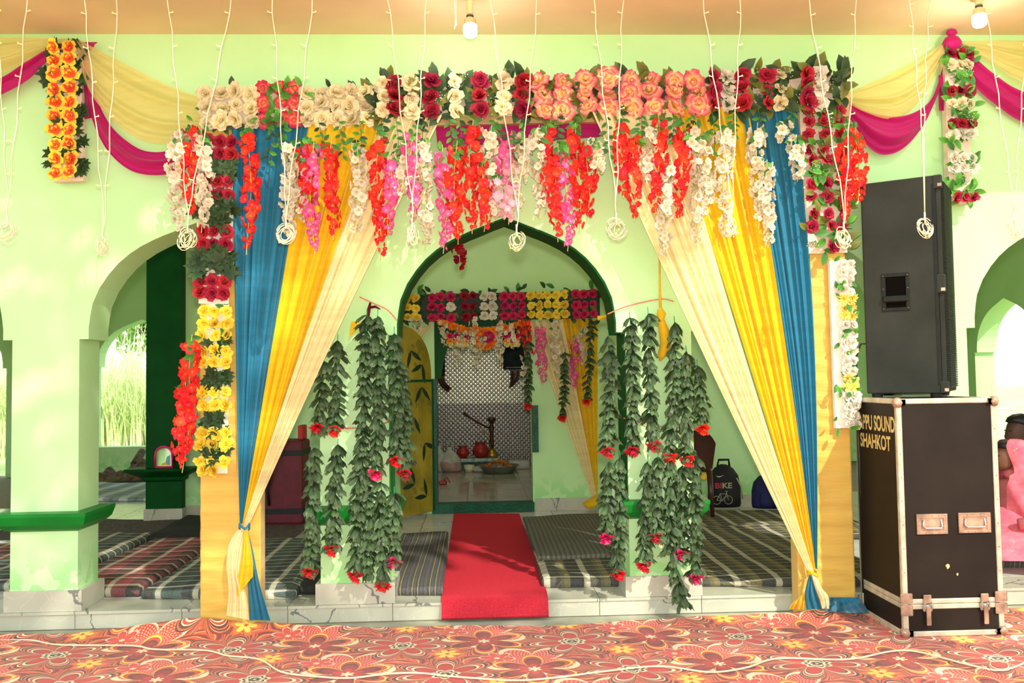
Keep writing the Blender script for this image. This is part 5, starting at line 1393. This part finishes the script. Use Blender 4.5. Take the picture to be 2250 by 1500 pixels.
def bag(label, c, w, h, m, m2):
    t = thing('carrier_bag', label, 'bag', c)
    mb = MB(); mb.lathe([(.8 * w, 0), (w, .03), (1.02 * w, h * .3), (.9 * w, h * .5), (.55 * w, h * .74), (.22 * w, h * .9), (.2 * w, h)], 18, 0, T(c) @ S((1, .7, 1)))
    g = random.Random(4); mb.v = [(x + .012 * sin(30 * z + 20 * y), y + .012 * sin(25 * x + 14 * z), z) for x, y, z in mb.v]
    lo = MB(); lo.lathe([(.8 * w + .004, .0), (w + .005, .03), (1.02 * w + .006, h * .3), (.95 * w, h * .42), (.6 * w, h * .46)], 18, 0, T(c + Vector((0, 0, .001))) @ S((1, .7, 1)))
    lo.v = [(x + .012 * sin(30 * z + 20 * y), y + .012 * sin(25 * x + 14 * z), z) for x, y, z in lo.v]
    part('contents', lo, m, t, True); part('pouch', mb, m2, t, True)
    mb = MB(); p = c + Vector((0, 0, h)); mb.tube([p + Vector((-.04, 0, -.03)), p + Vector((-.03, 0, .06)), p + Vector((.0, 0, .09)), p + Vector((.03, 0, .06)), p + Vector((.04, 0, -.03))], .010, 6); part('handle', mb, m2, t, True)
bag('pink filled plastic carrier bag inside the shrine doorway', pz(990, 1036), .155, .34, 'plastic_pink', 'plastic_white')
bag('whitish plastic bag behind the pink one at the door jamb', pz(966, 1036), .12, .36, 'plastic_white', 'plastic_white')
c = pz(1031, 1036)
for q in range(2):
    mb = MB(); mb.lathe([(.055, .0), (.075, .07), (.07, .07), (.05, .008)], 16, 0, T(c + Vector((0, 0, .022 * q + .001)))); single('paper_cup', mb, 'paper_cup', ('lower' if q == 0 else 'upper') + ' of two stacked paper bowls beside the steel basin', 'bowl', c + Vector((0, 0, .022 * q)), 'stacked paper bowls', True)
mb = MB(); c = pz(1052, 1036); mb.lathe([(.05, 0), (.09, .02), (.08, .06), (.03, .09), (.004, .1)], 12, 0, T(c) @ S((1.3, .8, .8))); mb.v = [(x + .02 * sin(60 * y + 30 * z), y, z) for x, y, z in mb.v]; single('clear_bag', mb, 'plastic_white', 'crumpled clear plastic bag beside the paper bowls', 'bag', c, None, True)
c = pz(973, 1064); mb = MB(); mb.cbox(c.x - .05, c.x + .05, c.y - .03, c.y + .03, c.z, c.z + .05, .012, M=None); mb.tube([c + Vector((.02, -.02, .05)), c + Vector((.05, -.03, .09)), c + Vector((.09, -.02, .02))], .008, 6); single('sweet_packet', mb, 'pot_red', 'small red packet on the shrine floor by the door jamb', 'packet', c)
c = at(1125, 1022, 12.2); mb = MB(); mb.cbox(c.x - .05, c.x + .25, 12.2, 12.5, ZCH + .001, c.z + .06, .02); single('wrapped_parcel', mb, 'plastic_white', 'pale wrapped parcel behind the steel basin', 'parcel', (c.x, 12.2, ZCH), None, True)
for lab, (x0, x1, y0, y1), Y in (('dark framed picture hanging at the right inside the shrine', (1106, 1166, 726, 812), 12.69), ('narrow framed picture at the left inside the shrine', (955, 977, 748, 826), 12.69)):
    a, b = at(x0, y1, Y), at(x1, y0, Y); w = .035
    t = thing('framed_picture', lab, 'picture', ((a.x + b.x) / 2, Y, a.z))
    mb = MB()
    for q in ((a.x, b.x, a.z, a.z + w), (a.x, b.x, b.z - w, b.z), (a.x, a.x + w, a.z + w, b.z - w), (b.x - w, b.x, a.z + w, b.z - w)): mb.cbox(q[0], q[1], Y - .02, Y + .02, q[2], q[3], .004)
    part('frame', mb, 'frame_black', t)
    mb = MB(); mb.box(a.x + w * .5, b.x - w * .5, Y, Y + .015, a.z + w * .5, b.z - w * .5); part('picture', mb, 'picture_dark', t)
    mb = MB(); mb.box(a.x + w, b.x - w, Y - .022, Y - .018, a.z + w - .008, a.z + w); part('gilt_line', mb, 'gilt', t)
for lab, pts, m in (('brown cloth ribbon hanging below the left picture', ([(962, 826), (966, 845), (984, 862)], [(975, 826), (980, 840), (992, 852)]), 'wood_dark'), ('brown cloth ribbon hanging below the right picture', ([(1120, 812), (1122, 830), (1118, 852)], [(1150, 812), (1146, 828), (1126, 850)]), 'wood_dark')):
    tail(lab, m, pts[0], pts[1], 12.66, 2, .01, 'ribbon', 'cloth_ribbon')

# ================================================================== things in the corridor
mat('trunk_maroon', (104, 20, 36), .6, .1, 10, .1, 80); mat('strap_black', (18, 18, 18), .6); mat('plastic_brown', (66, 36, 26), .35, .06); mat('bag_black', (28, 28, 28), .8, .1, 20, .3, 120); mat('bag_blue', (30, 36, 92), .8, .1, 20); mat('print_red', (190, 40, 40), .6); mat('print_white', (170, 164, 140), .6); mat('sticker_yellow', (240, 190, 20), .5)
Ym = 8.3; a, b = at(560, 1140, Ym), at(664, 968, Ym)
t = thing('storage_trunk', 'maroon cloth storage trunk with black straps behind the left curtains', 'trunk', ((a.x + b.x) / 2, Ym, ZP))
xs0, xs1, zz0, zz1 = at(470, 1100, Ym).x, b.x, ZP + .03, b.z
mb = MB(); mb.cbox(xs0, xs1, Ym, Ym + .4, ZP + .003, zz1, .03, seg=2); part('body', mb, 'trunk_maroon', t)
for z in (zz0 + .08, zz1 - .14):
    mb = MB(); mb.cbox(xs0 - .004, xs1 + .004, Ym - .004, Ym + .404, z, z + .05, .002); part('strap', mb, 'strap_black', t)
mb = MB(); hx_ = at(592, 1060, Ym).x; mb.tube([(hx_, Ym - .01, zz1 - .2), (hx_ + .01, Ym - .03, zz1 - .32), (hx_ - .01, Ym - .03, zz1 - .45), (hx_, Ym - .01, zz1 - .6)], .014, 6); part('handle', mb, 'strap_black', t, True)
mb = MB(); c = at(661, 945, Ym + .1); mb.cbox(c.x - .03, c.x + .02, Ym + .1, Ym + .3, zz1 + .002, zz1 + .14, .01); single('red_box', mb, 'print_red', 'small red box on the maroon storage trunk', 'box', (c.x, Ym + .1, zz1))
# brown plastic chair, mostly behind the right garlands, back towards us
c = atz(1566, 1135, ZP + .06)
t = thing('plastic_chair', 'brown plastic chair behind the right pillar garlands', 'chair', (c.x, c.y, ZP + .058))
zf = ZP + .06
XR, XL = c.x, c.x - .44; Yn, Yf_ = c.y, c.y + .42
for x, y, dx in ((XR, Yn, -.02), (XL, Yn, .02), (XR, Yf_, -.02), (XL, Yf_, .02)):
    mb = MB(); mb.tube([(x, y, zf), (x + dx, y + (.02 if y == Yf_ else .0), zf + .42)], [.018, .03], 8); part('leg', mb, 'plastic_brown', t, True)
mb = MB(); mb.cbox(XL - .0, XR + .0, Yn, Yf_, zf + .41, zf + .44, .012); part('seat', mb, 'plastic_brown', t)
mb = MB(); mb.grid(lambda u, v: (XL + (XR - XL) * u + .02 * (u - .5) * v, Yn - .03 - .10 * v + .05 * sin(pi * u) * -1 * 0 - .03 * sin(pi * u), zf + .44 + (.36 - .12 * (2 * u - 1) ** 4) * v), 14, 8); mb.grid(lambda u, v: (XL + (XR - XL) * u + .02 * (u - .5) * v, Yn - .012 - .10 * v - .03 * sin(pi * u), zf + .44 + (.36 - .12 * (2 * u - 1) ** 4) * v), 14, 8); bk = part('backrest', mb, 'plastic_brown', t, True)
mb = MB(); p = at(1546, 1046, Yn - .09); mb.lathe([(.001, .004), (.03, .003), (.03, 0)], 14, 0, T(p) @ RX(90)); part('sticker', mb, 'sticker_yellow', t)
def loft(mb, rings, n=18, mi=0, cap=True):
    vs = []; fs = []
    for (cx, cy, cz, rx, ry) in rings:
        for j in range(n):
            a = 2 * pi * j / n; vs.append((cx + rx * cos(a), cy + ry * sin(a), cz))
    for i in range(len(rings) - 1):
        for j in range(n): fs.append((i * n + j, i * n + (j + 1) % n, (i + 1) * n + (j + 1) % n, (i + 1) * n + j))
    if cap: fs.append(tuple(range(n))[::-1]); fs.append(tuple(range((len(rings) - 1) * n, len(rings) * n)))
    mb.add(vs, fs, mi)
def backpack(label, px0, px1, pyb, pyt, Y, m, trimm):
    a, b = at(px0, pyb, Y), at(px1, pyt, Y); z0 = ZP + .062; cx = (a.x + b.x) / 2; w = (b.x - a.x) / 2; h = b.z - z0
    t = thing('backpack', label, 'backpack', (cx, Y + .08, z0))
    mb = MB(); loft(mb, [(cx, Y + .1, z0, w * .96, .11), (cx, Y + .1, z0 + .03, w, .13), (cx, Y + .1, z0 + h * .5, w * .98, .13), (cx, Y + .1, z0 + h * .75, w * .86, .12), (cx, Y + .1, z0 + h * .92, w * .55, .10), (cx, Y + .1, z0 + h, w * .2, .06)], 20); part('body', mb, m, t, True)
    mb = MB(); loft(mb, [(cx, Y + .0, z0 + .02, w * .7, .05), (cx, Y - .01, z0 + h * .2, w * .76, .06), (cx, Y, z0 + h * .48, w * .7, .05), (cx, Y + .02, z0 + h * .56, w * .5, .03)], 16); pk = part('front_pocket', mb, m, t, True)
    mb = MB(); mb.tube([(cx - .06, Y + .1, z0 + h * .97), (cx - .05, Y + .09, z0 + h + .05), (cx + .05, Y + .09, z0 + h + .05), (cx + .06, Y + .1, z0 + h * .95)], .012, 6); part('handle', mb, m, t, True)
    mb = MB(); mb.tube([(cx + w * .6, Y + .0, z0 + h * .7), (cx + w * .85, Y - .0, z0 + h * .5), (cx + w * .95, Y, z0 + h * .2)], .008, 5); part('zip', mb, trimm, t, True)
    return t, cx, z0, h, w
t, cx, z0, h, w = backpack('black backpack printed with a bicycle beside the brown chair', 1562, 1632, 1114, 1022, 8.45, 'bag_black', 'print_white')
FR = Matrix(((1, 0, 0, 0), (0, 0, -1, 0), (0, 1, 0, 0), (0, 0, 0, 1)))
xl_ = at(1572, 1066, 8.36).x; zz = at(1590, 1073, 8.36).z
lettering('BI', T((xl_, 8.372, zz)) @ FR, t, 'print_red', 'bag_lettering', .065, .055); lettering('KE', T((xl_ + .072, 8.372, zz)) @ FR, t, 'print_white', 'bag_lettering', .095, .055)
sw = at(1574, 1045, 8.36)
mb = MB(); mb.add([(sw.x, 8.384, sw.z), (sw.x + .02, 8.384, sw.z - .018), (sw.x + .045, 8.384, sw.z - .018), (sw.x + .085, 8.384, sw.z + .006), (sw.x + .045, 8.384, sw.z - .006), (sw.x + .022, 8.384, sw.z - .006)], [(0, 1, 5), (1, 2, 4, 5), (2, 3, 4)]); part('tick_mark', mb, 'print_white', t)
mb = MB(); bc = at(1588, 1092, 8.35)
for dx in (-.055, .06): mb.tube([(bc.x + dx + .04 * cos(q), 8.366, bc.z - .03 + .04 * sin(q)) for q in [2 * pi * i / 14 for i in range(15)]], .003, 4)
for p, q in (((-.055, -.03), (-.02, .03)), ((-.02, .03), (.045, .03)), ((.045, .03), (.06, -.03)), ((-.02, .03), (0, -.035)), ((0, -.035), (.045, .03)), ((-.055, -.03), (0, -.035)), ((.045, .03), (.04, .055)), ((.03, .056), (.056, .052))): mb.tube([(bc.x + p[0], 8.364, bc.z + p[1]), (bc.x + q[0], 8.364, bc.z + q[1])], .003, 4)
part('bicycle_print', mb, 'print_white', t)
backpack('blue and black backpack half behind the right cream curtain', 1660, 1735, 1128, 1042, 8.3, 'bag_blue', 'strap_black')
# pink toy mirror on the pilaster ledge
c = at(360, 1026, LEDGE_Y - .06); c.z = LEDGE_Z
mat('toy_pink', (226, 40, 110), .35); k = newmat('mirror_glass'); finish(k, lin((206, 220, 200)), .05, 1.0); mat('print_sky', (110, 180, 200), .5)
t = thing('toy_mirror', 'small pink framed toy mirror standing on the green ledge', 'mirror', c)
hw_, hh_ = .082, .20
outl = [(-hw_, 0), (hw_, 0)] + [(hw_ * cos(q), hh_ - hw_ + hw_ * sin(q)) for q in [pi * i / 12 for i in range(13)]]
mb = MB(); mb.tube([(c.x + x, c.y, c.z + z + .012) for x, z in outl + outl[:1]], .012, 8); part('frame', mb, 'toy_pink', t, True)
mb = MB(); mb.prism([(c.x + x * .95, c.z + .01 + z * .98) for x, z in outl], c.y - .004, c.y + .004); part('glass', mb, 'mirror_glass', t)
mb = MB(); mb.prism([(c.x + .0, c.z + .03), (c.x + .06, c.z + .03), (c.x + .065, c.z + .13), (c.x + .03, c.z + .11), (c.x + .02, c.z + .06)], c.y - .006, c.y - .0045); part('printed_picture', mb, 'print_sky', t)
mb = MB(); mb.prism([(c.x - .03, c.z + .03), (c.x + .04, c.z + .03), (c.x + .02, c.z + .055), (c.x - .01, c.z + .05)], c.y - .0065, c.y - .005); part('printed_picture', mb, 'sticker_yellow', t)
# folded sacking and a rolled mat at the rear
mat('sacking', (122, 98, 68), .95, .25, 14, .6, 60)
mb = MB(); a, b = atz(196, 1066, ZP), atz(330, 1062, ZP)
mb.grid(lambda u, v: (a.x + (b.x - a.x) * u, a.y + 1.3 * v, ZP + .052 + sin(pi * v) ** .5 * (.05 + .16 * u + .06 * sin(9 * u + 5 * v) + .04 * sin(17 * v + 3 * u) + .02 * sin(31 * u))), 40, 24)
single('sacking_heap', mb, 'sacking', 'crumpled brown sacking heap on the floor under the rear window', 'sacking', (a.x, a.y, ZP), None, True)
mb = MB(); p0, p1 = at(296, 1020, 12.6), at(312, 992, 12.9); mb.tube([p0 - Vector((0, 0, .12)), p0, p1], [.06, .06, .055], 10)
single('rolled_mat', mb, 'sacking', 'rolled brown mat leaning against the rear wall', 'rolled mat', p0, None, True)

# unseen bulbs added on the inner ceilings to brighten shrine room and corridor
for bx_, by_, e_, lab in ((.15, 10.7, 38, 'added unseen bulb on the ceiling inside the shrine room'), (-4.6, 7.4, 26, 'added unseen bulb on the corridor ceiling behind the left pillars'),
                          (4.9, 8.2, 30, 'added unseen bulb on the corridor ceiling behind the loudspeaker'), (.1, 7.1, 12, 'added unseen bulb on the corridor ceiling behind the middle arch')):
    t = thing('light_bulb', lab, 'light bulb', (bx_, by_, ZC))
    mb = MB(); mb.lathe([(.045, ZC - .004), (.045, ZC - .02), (.02, ZC - .03), (.02, ZC - .10)], 16, 0, T((bx_, by_, 0))); part('ceiling_rose', mb, 'holder_cream', t, True)
    mb = MB(); mb.lathe([(.02, ZC - .10), (.036, ZC - .12), (.04, ZC - .16), (.024, ZC - .19), (.001, ZC - .195)], 18, 0, T((bx_, by_, 0))); part('diffuser', mb, 'bulb_glow', t, True)
    l = bpy.data.objects.new('bulb_light', bpy.data.lights.new('bulb_light', 'POINT')); l.data.energy = e_; l.data.shadow_soft_size = .04; l.data.color = (1, .97, .9); COL.objects.link(l); l.location = (bx_, by_, ZC - .24)
# ================================================================== people seated at the right
mat('skin', (122, 78, 56), .55, .05, 8); mat('skin_dark', (84, 52, 38), .55, .05, 8); mat('hair', (16, 13, 12), .5, .1, 40); mat('shirt_white', (226, 224, 214), .8, .06, 9, .2, 20); mat('trouser_grey', (84, 86, 92), .85)
def shawl_mat():
    k = newmat('shawl_pink'); co = k.coords(); n = k.noise(14, 4, co)
    f = k.m_('GREATER_THAN', k.noise(22, 5, co, .7), .64); zz = k.m_('GREATER_THAN', k.noise(2.2, 2, co), .52)
    c = k.mix(k.m_('MULTIPLY', k.m_('MULTIPLY', f, zz), .8), k.ramp(n, [(.3, lin((222, 92, 112))), (.7, lin((240, 128, 140)))]), lin((244, 214, 140)))
    return finish(k, c, .7, 0, k.bump(k.noise(9, 3, co), .3, .03), .15, .2)
shawl_mat(); mat('kameez_pink', (236, 122, 134), .75, .06, 8, .3, 16, trans=.1)
def skin_body(name, joints, links, m, parent, M):
    """one continuous body grown around a skeleton; joints: (x, y, z, radius)"""
    me = bpy.data.meshes.new(name); me.from_pydata([j[:3] for j in joints], links, [])
    o = bpy.data.objects.new(name, me); COL.objects.link(o)
    sk = o.modifiers.new('skin', 'SKIN'); sk.use_smooth_shade = True
    lay = me.skin_vertices[0] if me.skin_vertices else None
    if lay is None:
        bm = bmesh.new(); bm.from_mesh(me); bm.verts.layers.skin.verify(); bm.to_mesh(me); bm.free(); lay = me.skin_vertices[0]
    for i, j in enumerate(joints):
        lay.data[i].radius = (j[3], j[4] if len(j) > 4 else j[3]); lay.data[i].use_root = (i == 0)
    o.modifiers.new('sub', 'SUBSURF').levels = 2
    bpy.context.view_layer.update()
    dg = bpy.context.evaluated_depsgraph_get()
    nm = bpy.data.meshes.new_from_object(o.evaluated_get(dg)); bpy.data.objects.remove(o)
    nm.materials.clear(); nm.materials.append(MATS[m]); nm.name = name
    nm.polygons.foreach_set('use_smooth', [True] * len(nm.polygons))
    return put(name, nm, parent, M)
def head(parent, M, skinm, hairm, long_hair=False):
    """head facing local -x, chin at z 0, crown at z .23"""
    mb = MB(); n = 20; rings = [(-.050, .0, .030, .024), (-.046, .008, .045, .040), (-.028, .04, .068, .055), (-.016, .075, .082, .064), (-.006, .115, .094, .072), (.004, .155, .097, .075), (.008, .19, .086, .068), (.01, .217, .056, .046), (.01, .23, .012, .012)]
    vs = []
    for (cx, cz, rx, ry) in rings:
        for j in range(n):
            a = 2 * pi * j / n; x, y = cx + rx * cos(a), ry * sin(a)
            fa = max(0, -cos(a)) ** 14
            if .045 < cz < .13: x -= .020 * fa * (1.25 if cz < .1 else .5)
            if .02 < cz < .06: x -= .006 * max(0, -cos(a)) ** 5
            vs.append((x, y, cz))
    fs = [(i * n + j, i * n + (j + 1) % n, (i + 1) * n + (j + 1) % n, (i + 1) * n + j) for i in range(len(rings) - 1) for j in range(n)] + [tuple(range(n))[::-1], tuple(range((len(rings) - 1) * n, len(rings) * n))]
    mb.add(vs, fs)
    for s_ in (-1, 1): mb.lathe([(.001, -.010), (.02, -.006), (.026, .0), (.016, .007), (.004, .004)], 10, 0, T((.014, s_ * .073, .105)) @ RX(90 * s_) @ S((.8, 1.25, 1)))
    hd = put('head', mb.mesh('head', skinm, True), parent, M)
    mb = MB(); loft(mb, [(-.088, .030, .118, .013, .008), (-.090, .030, .122, .016, .010), (-.088, .030, .126, .013, .008)], 10); loft(mb, [(-.088, -.030, .118, .013, .008), (-.090, -.030, .122, .016, .010), (-.088, -.030, .126, .013, .008)], 10)
    put('eye', mb.mesh('eye', hairm, True), hd, M)
    mb = MB(); loft(mb, [(-.082, 0, .050, .012, .022), (-.084, 0, .055, .014, .026), (-.082, 0, .060, .012, .020)], 12); put('mouth', mb.mesh('mouth', 'pot_red', True), hd, M)
    mb = MB(); vs = []; R = [(.030, .060, .060, .060), (.030, .09, .080, .072), (.026, .13, .085, .080), (.018, .16, .096, .084), (.006, .19, .108, .082), (.004, .222, .092, .070), (.006, .245, .052, .044), (.008, .252, .010, .010)]
    for (cx, cz, rx, ry) in R:
        for j in range(n):
            a = 2 * pi * j / n; x, y = cx + rx * cos(a), ry * sin(a)
            if cz < .18 and cos(a) < -.05: x = max(x, cx - .02)
            vs.append((x + .004 * sin(40 * y + 30 * cz), y, cz))
    mb.add(vs, [(i * n + j, i * n + (j + 1) % n, (i + 1) * n + (j + 1) % n, (i + 1) * n + j) for i in range(len(R) - 1) for j in range(n)])
    put('hair', mb.mesh('hair', hairm, True), hd, M)
    return hd
def hand(mb, o, fwd, side, up, s=1.0):
    """palm and five bent fingers"""
    o, fwd, side, up = Vector(o), Vector(fwd).normalized(), Vector(side).normalized(), Vector(up).normalized()
    mb.tube([o - fwd * .02 * s, o + fwd * .03 * s, o + fwd * .085 * s], [.022 * s, .036 * s, .036 * s], 10)
    for i, l in enumerate((.070, .080, .075, .058)):
        b = o + fwd * .078 * s + side * (.027 - .018 * i) * s
        mb.tube([b, b + fwd * l * .5 * s - up * .008 * s, b + fwd * l * .8 * s - up * .03 * s, b + fwd * l * .88 * s - up * .048 * s], [.010 * s, .009 * s, .008 * s, .005 * s], 7)
    b = o + side * .028 * s + fwd * .02 * s
    mb.tube([b, b + side * .03 * s + fwd * .02 * s, b + side * .04 * s + fwd * .055 * s], [.012 * s, .011 * s, .007 * s], 7)
# woman in pink: cross-legged, body turned to the left, right arm folded over the lap
Yw = 6.02; wb = at(2238, 1200, Yw); zfl = ZP + .092
WM = T((wb.x, Yw, zfl)) @ S((.95, .95, .83))
t = put('person', None, None, WM); tag(t, 'woman in a pink gold-embroidered shawl seated on a mattress right of the case', 'person')
skin_body('body', [(0, 0, .13, .16, .15), (.0, 0, .33, .15, .13), (-.02, 0, .5, .16, .12), (-.03, 0, .60, .06), (-.05, 0, .70, .05), (-.01, -.16, .55, .07), (.03, -.20, .33, .055), (-.16, -.12, .25, .045), (-.01, .16, .55, .07), (.0, .20, .33, .055), (-.16, .1, .22, .045), (-.28, -.22, .12, .10), (-.08, -.34, .07, .06), (-.28, .22, .12, .10), (-.1, .1, .06, .06)],
          [(0, 1), (1, 2), (2, 3), (3, 4), (2, 5), (5, 6), (6, 7), (2, 8), (8, 9), (9, 10), (0, 11), (11, 12), (0, 13), (13, 14)], 'kameez_pink', t, WM)
head(t, WM @ T((-.05, 0, .68)), 'skin', 'hair')
mb = MB(); hand(mb, (-.16, -.12, .25), (-1, .25, -.25), (0, -1, 0), (0, 0, 1), .95); hand(mb, (-.16, .1, .22), (-1, -.3, -.2), (0, 1, 0), (0, 0, 1), .95); put('hands', mb.mesh('hands', 'skin', True), t, WM)
mb = MB(); mb.tube([(.02, -.20, .60), (.05, -.27, .48), (.06, -.31, .36), (-.04, -.33, .29), (-.17, -.28, .27)], [.07, .078, .074, .062, .045], 12); put('sleeve', mb.mesh('sleeve', 'kameez_pink', True), t, WM)
mb = MB()   # shawl over head and shoulders, open at the face
RR = [(-.02, .94, .03, .03), (-.02, .93, .085, .075), (-.02, .88, .122, .105), (.0, .8, .125, .112), (.02, .71, .115, .118), (.02, .62, .15, .19), (.01, .54, .19, .235), (.01, .42, .20, .245), (.02, .30, .20, .25)]
def sh(u, v):
    i = v * (len(RR) - 1); k_ = min(int(i), len(RR) - 2); f_ = i - k_
    cx, cz, rx, ry = [a_ + (b_ - a_) * f_ for a_, b_ in zip(RR[k_], RR[k_ + 1])]
    op = .75 if cz > .66 else .55
    a = -pi + op + (2 * pi - 2 * op) * u
    w = 1 + .035 * sin(a * 9 + cz * 20) * (cz < .7)
    return (cx + rx * cos(a) * w, ry * sin(a) * w, cz)
mb.grid(sh, 48, 30); mb.v = list(mb.v); put('shawl', mb.mesh('shawl', 'shawl_pink', True), t, WM, 'pink shawl with gold embroidery')
mb = MB(); R2 = [(-.02, .38, .185, .17), (-.05, .26, .25, .24), (-.10, .17, .36, .36), (-.12, .08, .44, .44), (-.12, .012, .47, .47)]
def skt(u, v):
    i = v * 4; k_ = min(int(i), 3); f_ = i - k_; cx, cz, rx, ry = [a_ + (b_ - a_) * f_ for a_, b_ in zip(R2[k_], R2[k_ + 1])]
    a = 2 * pi * u; w = 1 + (.05 * sin(a * 11) + .03 * sin(a * 7 + 1)) * v
    return (cx + rx * cos(a) * w, ry * sin(a) * w, cz)
mb.grid(skt, 72, 16); put('skirt', mb.mesh('skirt', 'shawl_pink', True), t, WM)
# man behind her, only his head showing in the frame
Yq = 6.55; mbp = at(2250, 990, Yq)
MM = T((mbp.x, Yq, ZP + .0)); zt_ = at(2246, 908, Yq).z - .252 - ZP
t = put('person', None, None, MM); tag(t, 'dark-haired man in a white shirt sitting behind the woman in pink', 'person')
hd_z = zt_
skin_body('body', [(0, 0, .14, .15, .14), (0, 0, .36, .14, .12), (-.0, 0, hd_z - .22, .17, .12), (-.01, 0, hd_z - .09, .055), (-.02, 0, hd_z + .02, .05), (.0, -.18, hd_z - .17, .065), (.02, -.24, .38, .05), (-.18, -.14, .26, .042), (0, .18, hd_z - .17, .065), (.02, .24, .38, .05), (-.18, .12, .26, .042), (-.30, -.24, .16, .085), (-.06, -.3, .08, .06), (-.30, .24, .16, .085), (-.06, .1, .08, .06)],
          [(0, 1), (1, 2), (2, 3), (3, 4), (2, 5), (5, 6), (6, 7), (2, 8), (8, 9), (9, 10), (0, 11), (11, 12), (0, 13), (13, 14)], 'shirt_white', t, MM)
head(t, MM @ T((-.03, 0, hd_z)), 'skin_dark', 'hair')
mb = MB(); hand(mb, (-.18, -.14, .26), (-1, .2, -.3), (0, -1, 0), (0, 0, 1)); hand(mb, (-.18, .12, .26), (-1, -.2, -.3), (0, 1, 0), (0, 0, 1)); put('hands', mb.mesh('hands', 'skin_dark', True), t, MM)

# ================================================================== greenery outside
def foliage_mat(name, c1, c2):
    k = newmat(name); oi = k.coords(); n = k.noise(1.5, 4, oi)
    return finish(k, k.ramp(n, [(.3, lin(c1)), (.7, lin(c2))]), .6, 0, None, .35, .3)
foliage_mat('foliage', (96, 146, 60), (150, 190, 96)); foliage_mat('reed', (206, 222, 150), (246, 248, 214)); mat('bark', (96, 76, 56), .9, .2, 12, .5, 30)
def tree(label, x, y, h, rx, ry, rz, n, ls, seed, trunk=None, name='tree', lobes=None):
    g = random.Random(seed); t = thing(name, label, 'tree', (trunk or (x, y))[:1] + (trunk or (x, y))[1:] + (-.06,))
    tx, ty = trunk or (x, y)
    mb = MB(); mb.tube([(tx, ty, -.06), (tx + (x - tx) * .2, ty + (y - ty) * .2, h * .45), (x, y, h)], [.22, .16, .06], 8)
    for i in range(9):
        a = g.uniform(0, 2 * pi); mb.tube([(tx + (x - tx) * .4, ty + (y - ty) * .4, h * .6), (x + rx * .6 * cos(a), y + ry * .6 * sin(a), h + rz * g.uniform(-.3, .5))], [.07, .015], 5)
    part('trunk', mb, 'bark', t, True)
    mb = MB(); vs = []; fs = []
    lobes = lobes or [(x, y, h, rx, ry, rz, n)]
    for i, (lx, ly, lh, lrx, lry, lrz) in [(i, l[:6]) for l in lobes for i in range(l[6])]:
        while True:
            p = Vector((g.uniform(-1, 1), g.uniform(-1, 1), g.uniform(-1, 1)))
            if p.length < 1 and g.random() < .25 + .75 * p.length: break
        c = Vector((lx + p.x * lrx, ly + p.y * lry, lh + p.z * lrz)); e = Euler((g.uniform(0, 6), g.uniform(0, 6), g.uniform(0, 6))).to_matrix(); s_ = ls * g.uniform(.6, 1.3)
        b = len(vs); vs += [c + e @ Vector(q) * s_ for q in ((-.05, -.5, 0), (.28, 0, .05), (0, .6, 0), (-.28, 0, .05))]; fs.append((b, b + 1, b + 2, b + 3))
    mb.add(vs, fs); o = part('foliage', mb, 'foliage', t); o['kind'] = 'stuff'
    return t
tree('broad leafy tree seen through the left rear arch', -8.6, 23.5, 3.9, 2.2, 1.8, 1.8, 2600, .24, 1)
tree('second leafy tree beyond the far left arch', -18.5, 22.0, 3.0, 1.8, 1.8, 1.6, 2200, .24, 2)
tree('distant low tree on the field at the right', 27.0, 52.0, 1.6, 4.0, 2.0, 1.4, 1800, .35, 3)
def reeds(label, x0, x1, y0, y1, n, h, seed):
    g = random.Random(seed); vs = []; fs = []
    for i in range(n):
        x, y = g.uniform(x0, x1), g.uniform(y0, y1); hh = h * g.uniform(.5, 1.15); a = g.uniform(0, 6); b = g.uniform(.2, 1.7); w = g.uniform(.008, .03)
        d = Vector((cos(a), sin(a), 0)); s_ = Vector((-sin(a), cos(a), 0)) * w; k0 = len(vs)
        for j in range(4):
            q = j / 3; c = Vector((x, y, -.06)) + d * (b * hh * .5 * q ** 2.2) + Vector((0, 0, hh * (q - .25 * b * q ** 3))); vs += [c - s_ * (1 - q * .9), c + s_ * (1 - q * .9)]
        for j in range(3): fs.append((k0 + 2 * j, k0 + 2 * j + 1, k0 + 2 * j + 3, k0 + 2 * j + 2))
    mb = MB(); mb.add(vs, fs); o = single('tall_grass', mb, 'reed', label, 'grass', ((x0 + x1) / 2, y0, -.06)); o['kind'] = 'stuff'
reeds('tall pale grass growing behind the left rear arch', -10.8, -6.2, 18.6, 21.5, 3000, 3.0, 4)
reeds('tall grass growing beyond the far left arch', -16.0, -10.5, 17.5, 20.0, 2200, 1.1, 5)
reeds('low grass on the field beyond the right arches', 8.2, 16.0, 10.0, 18.0, 2500, .5, 6)
# shade tree standing on the forecourt behind the photographer: its crown dapples the sun
tree('large shade tree standing on the forecourt behind the viewer', -0.6, -1.3, 6.4, 3.5, 2.9, .9, 0, .34, 9, trunk=(-5.2, -3.0), name='shade_tree',
     lobes=[(0.2, 0.7, 6.3, 3.3, 1.5, .5, 900), (1.2, -2.6, 6.6, 5.4, 1.35, .6, 2600), (-4.0, -2.2, 6.6, 2.4, 2.4, .7, 1000)])
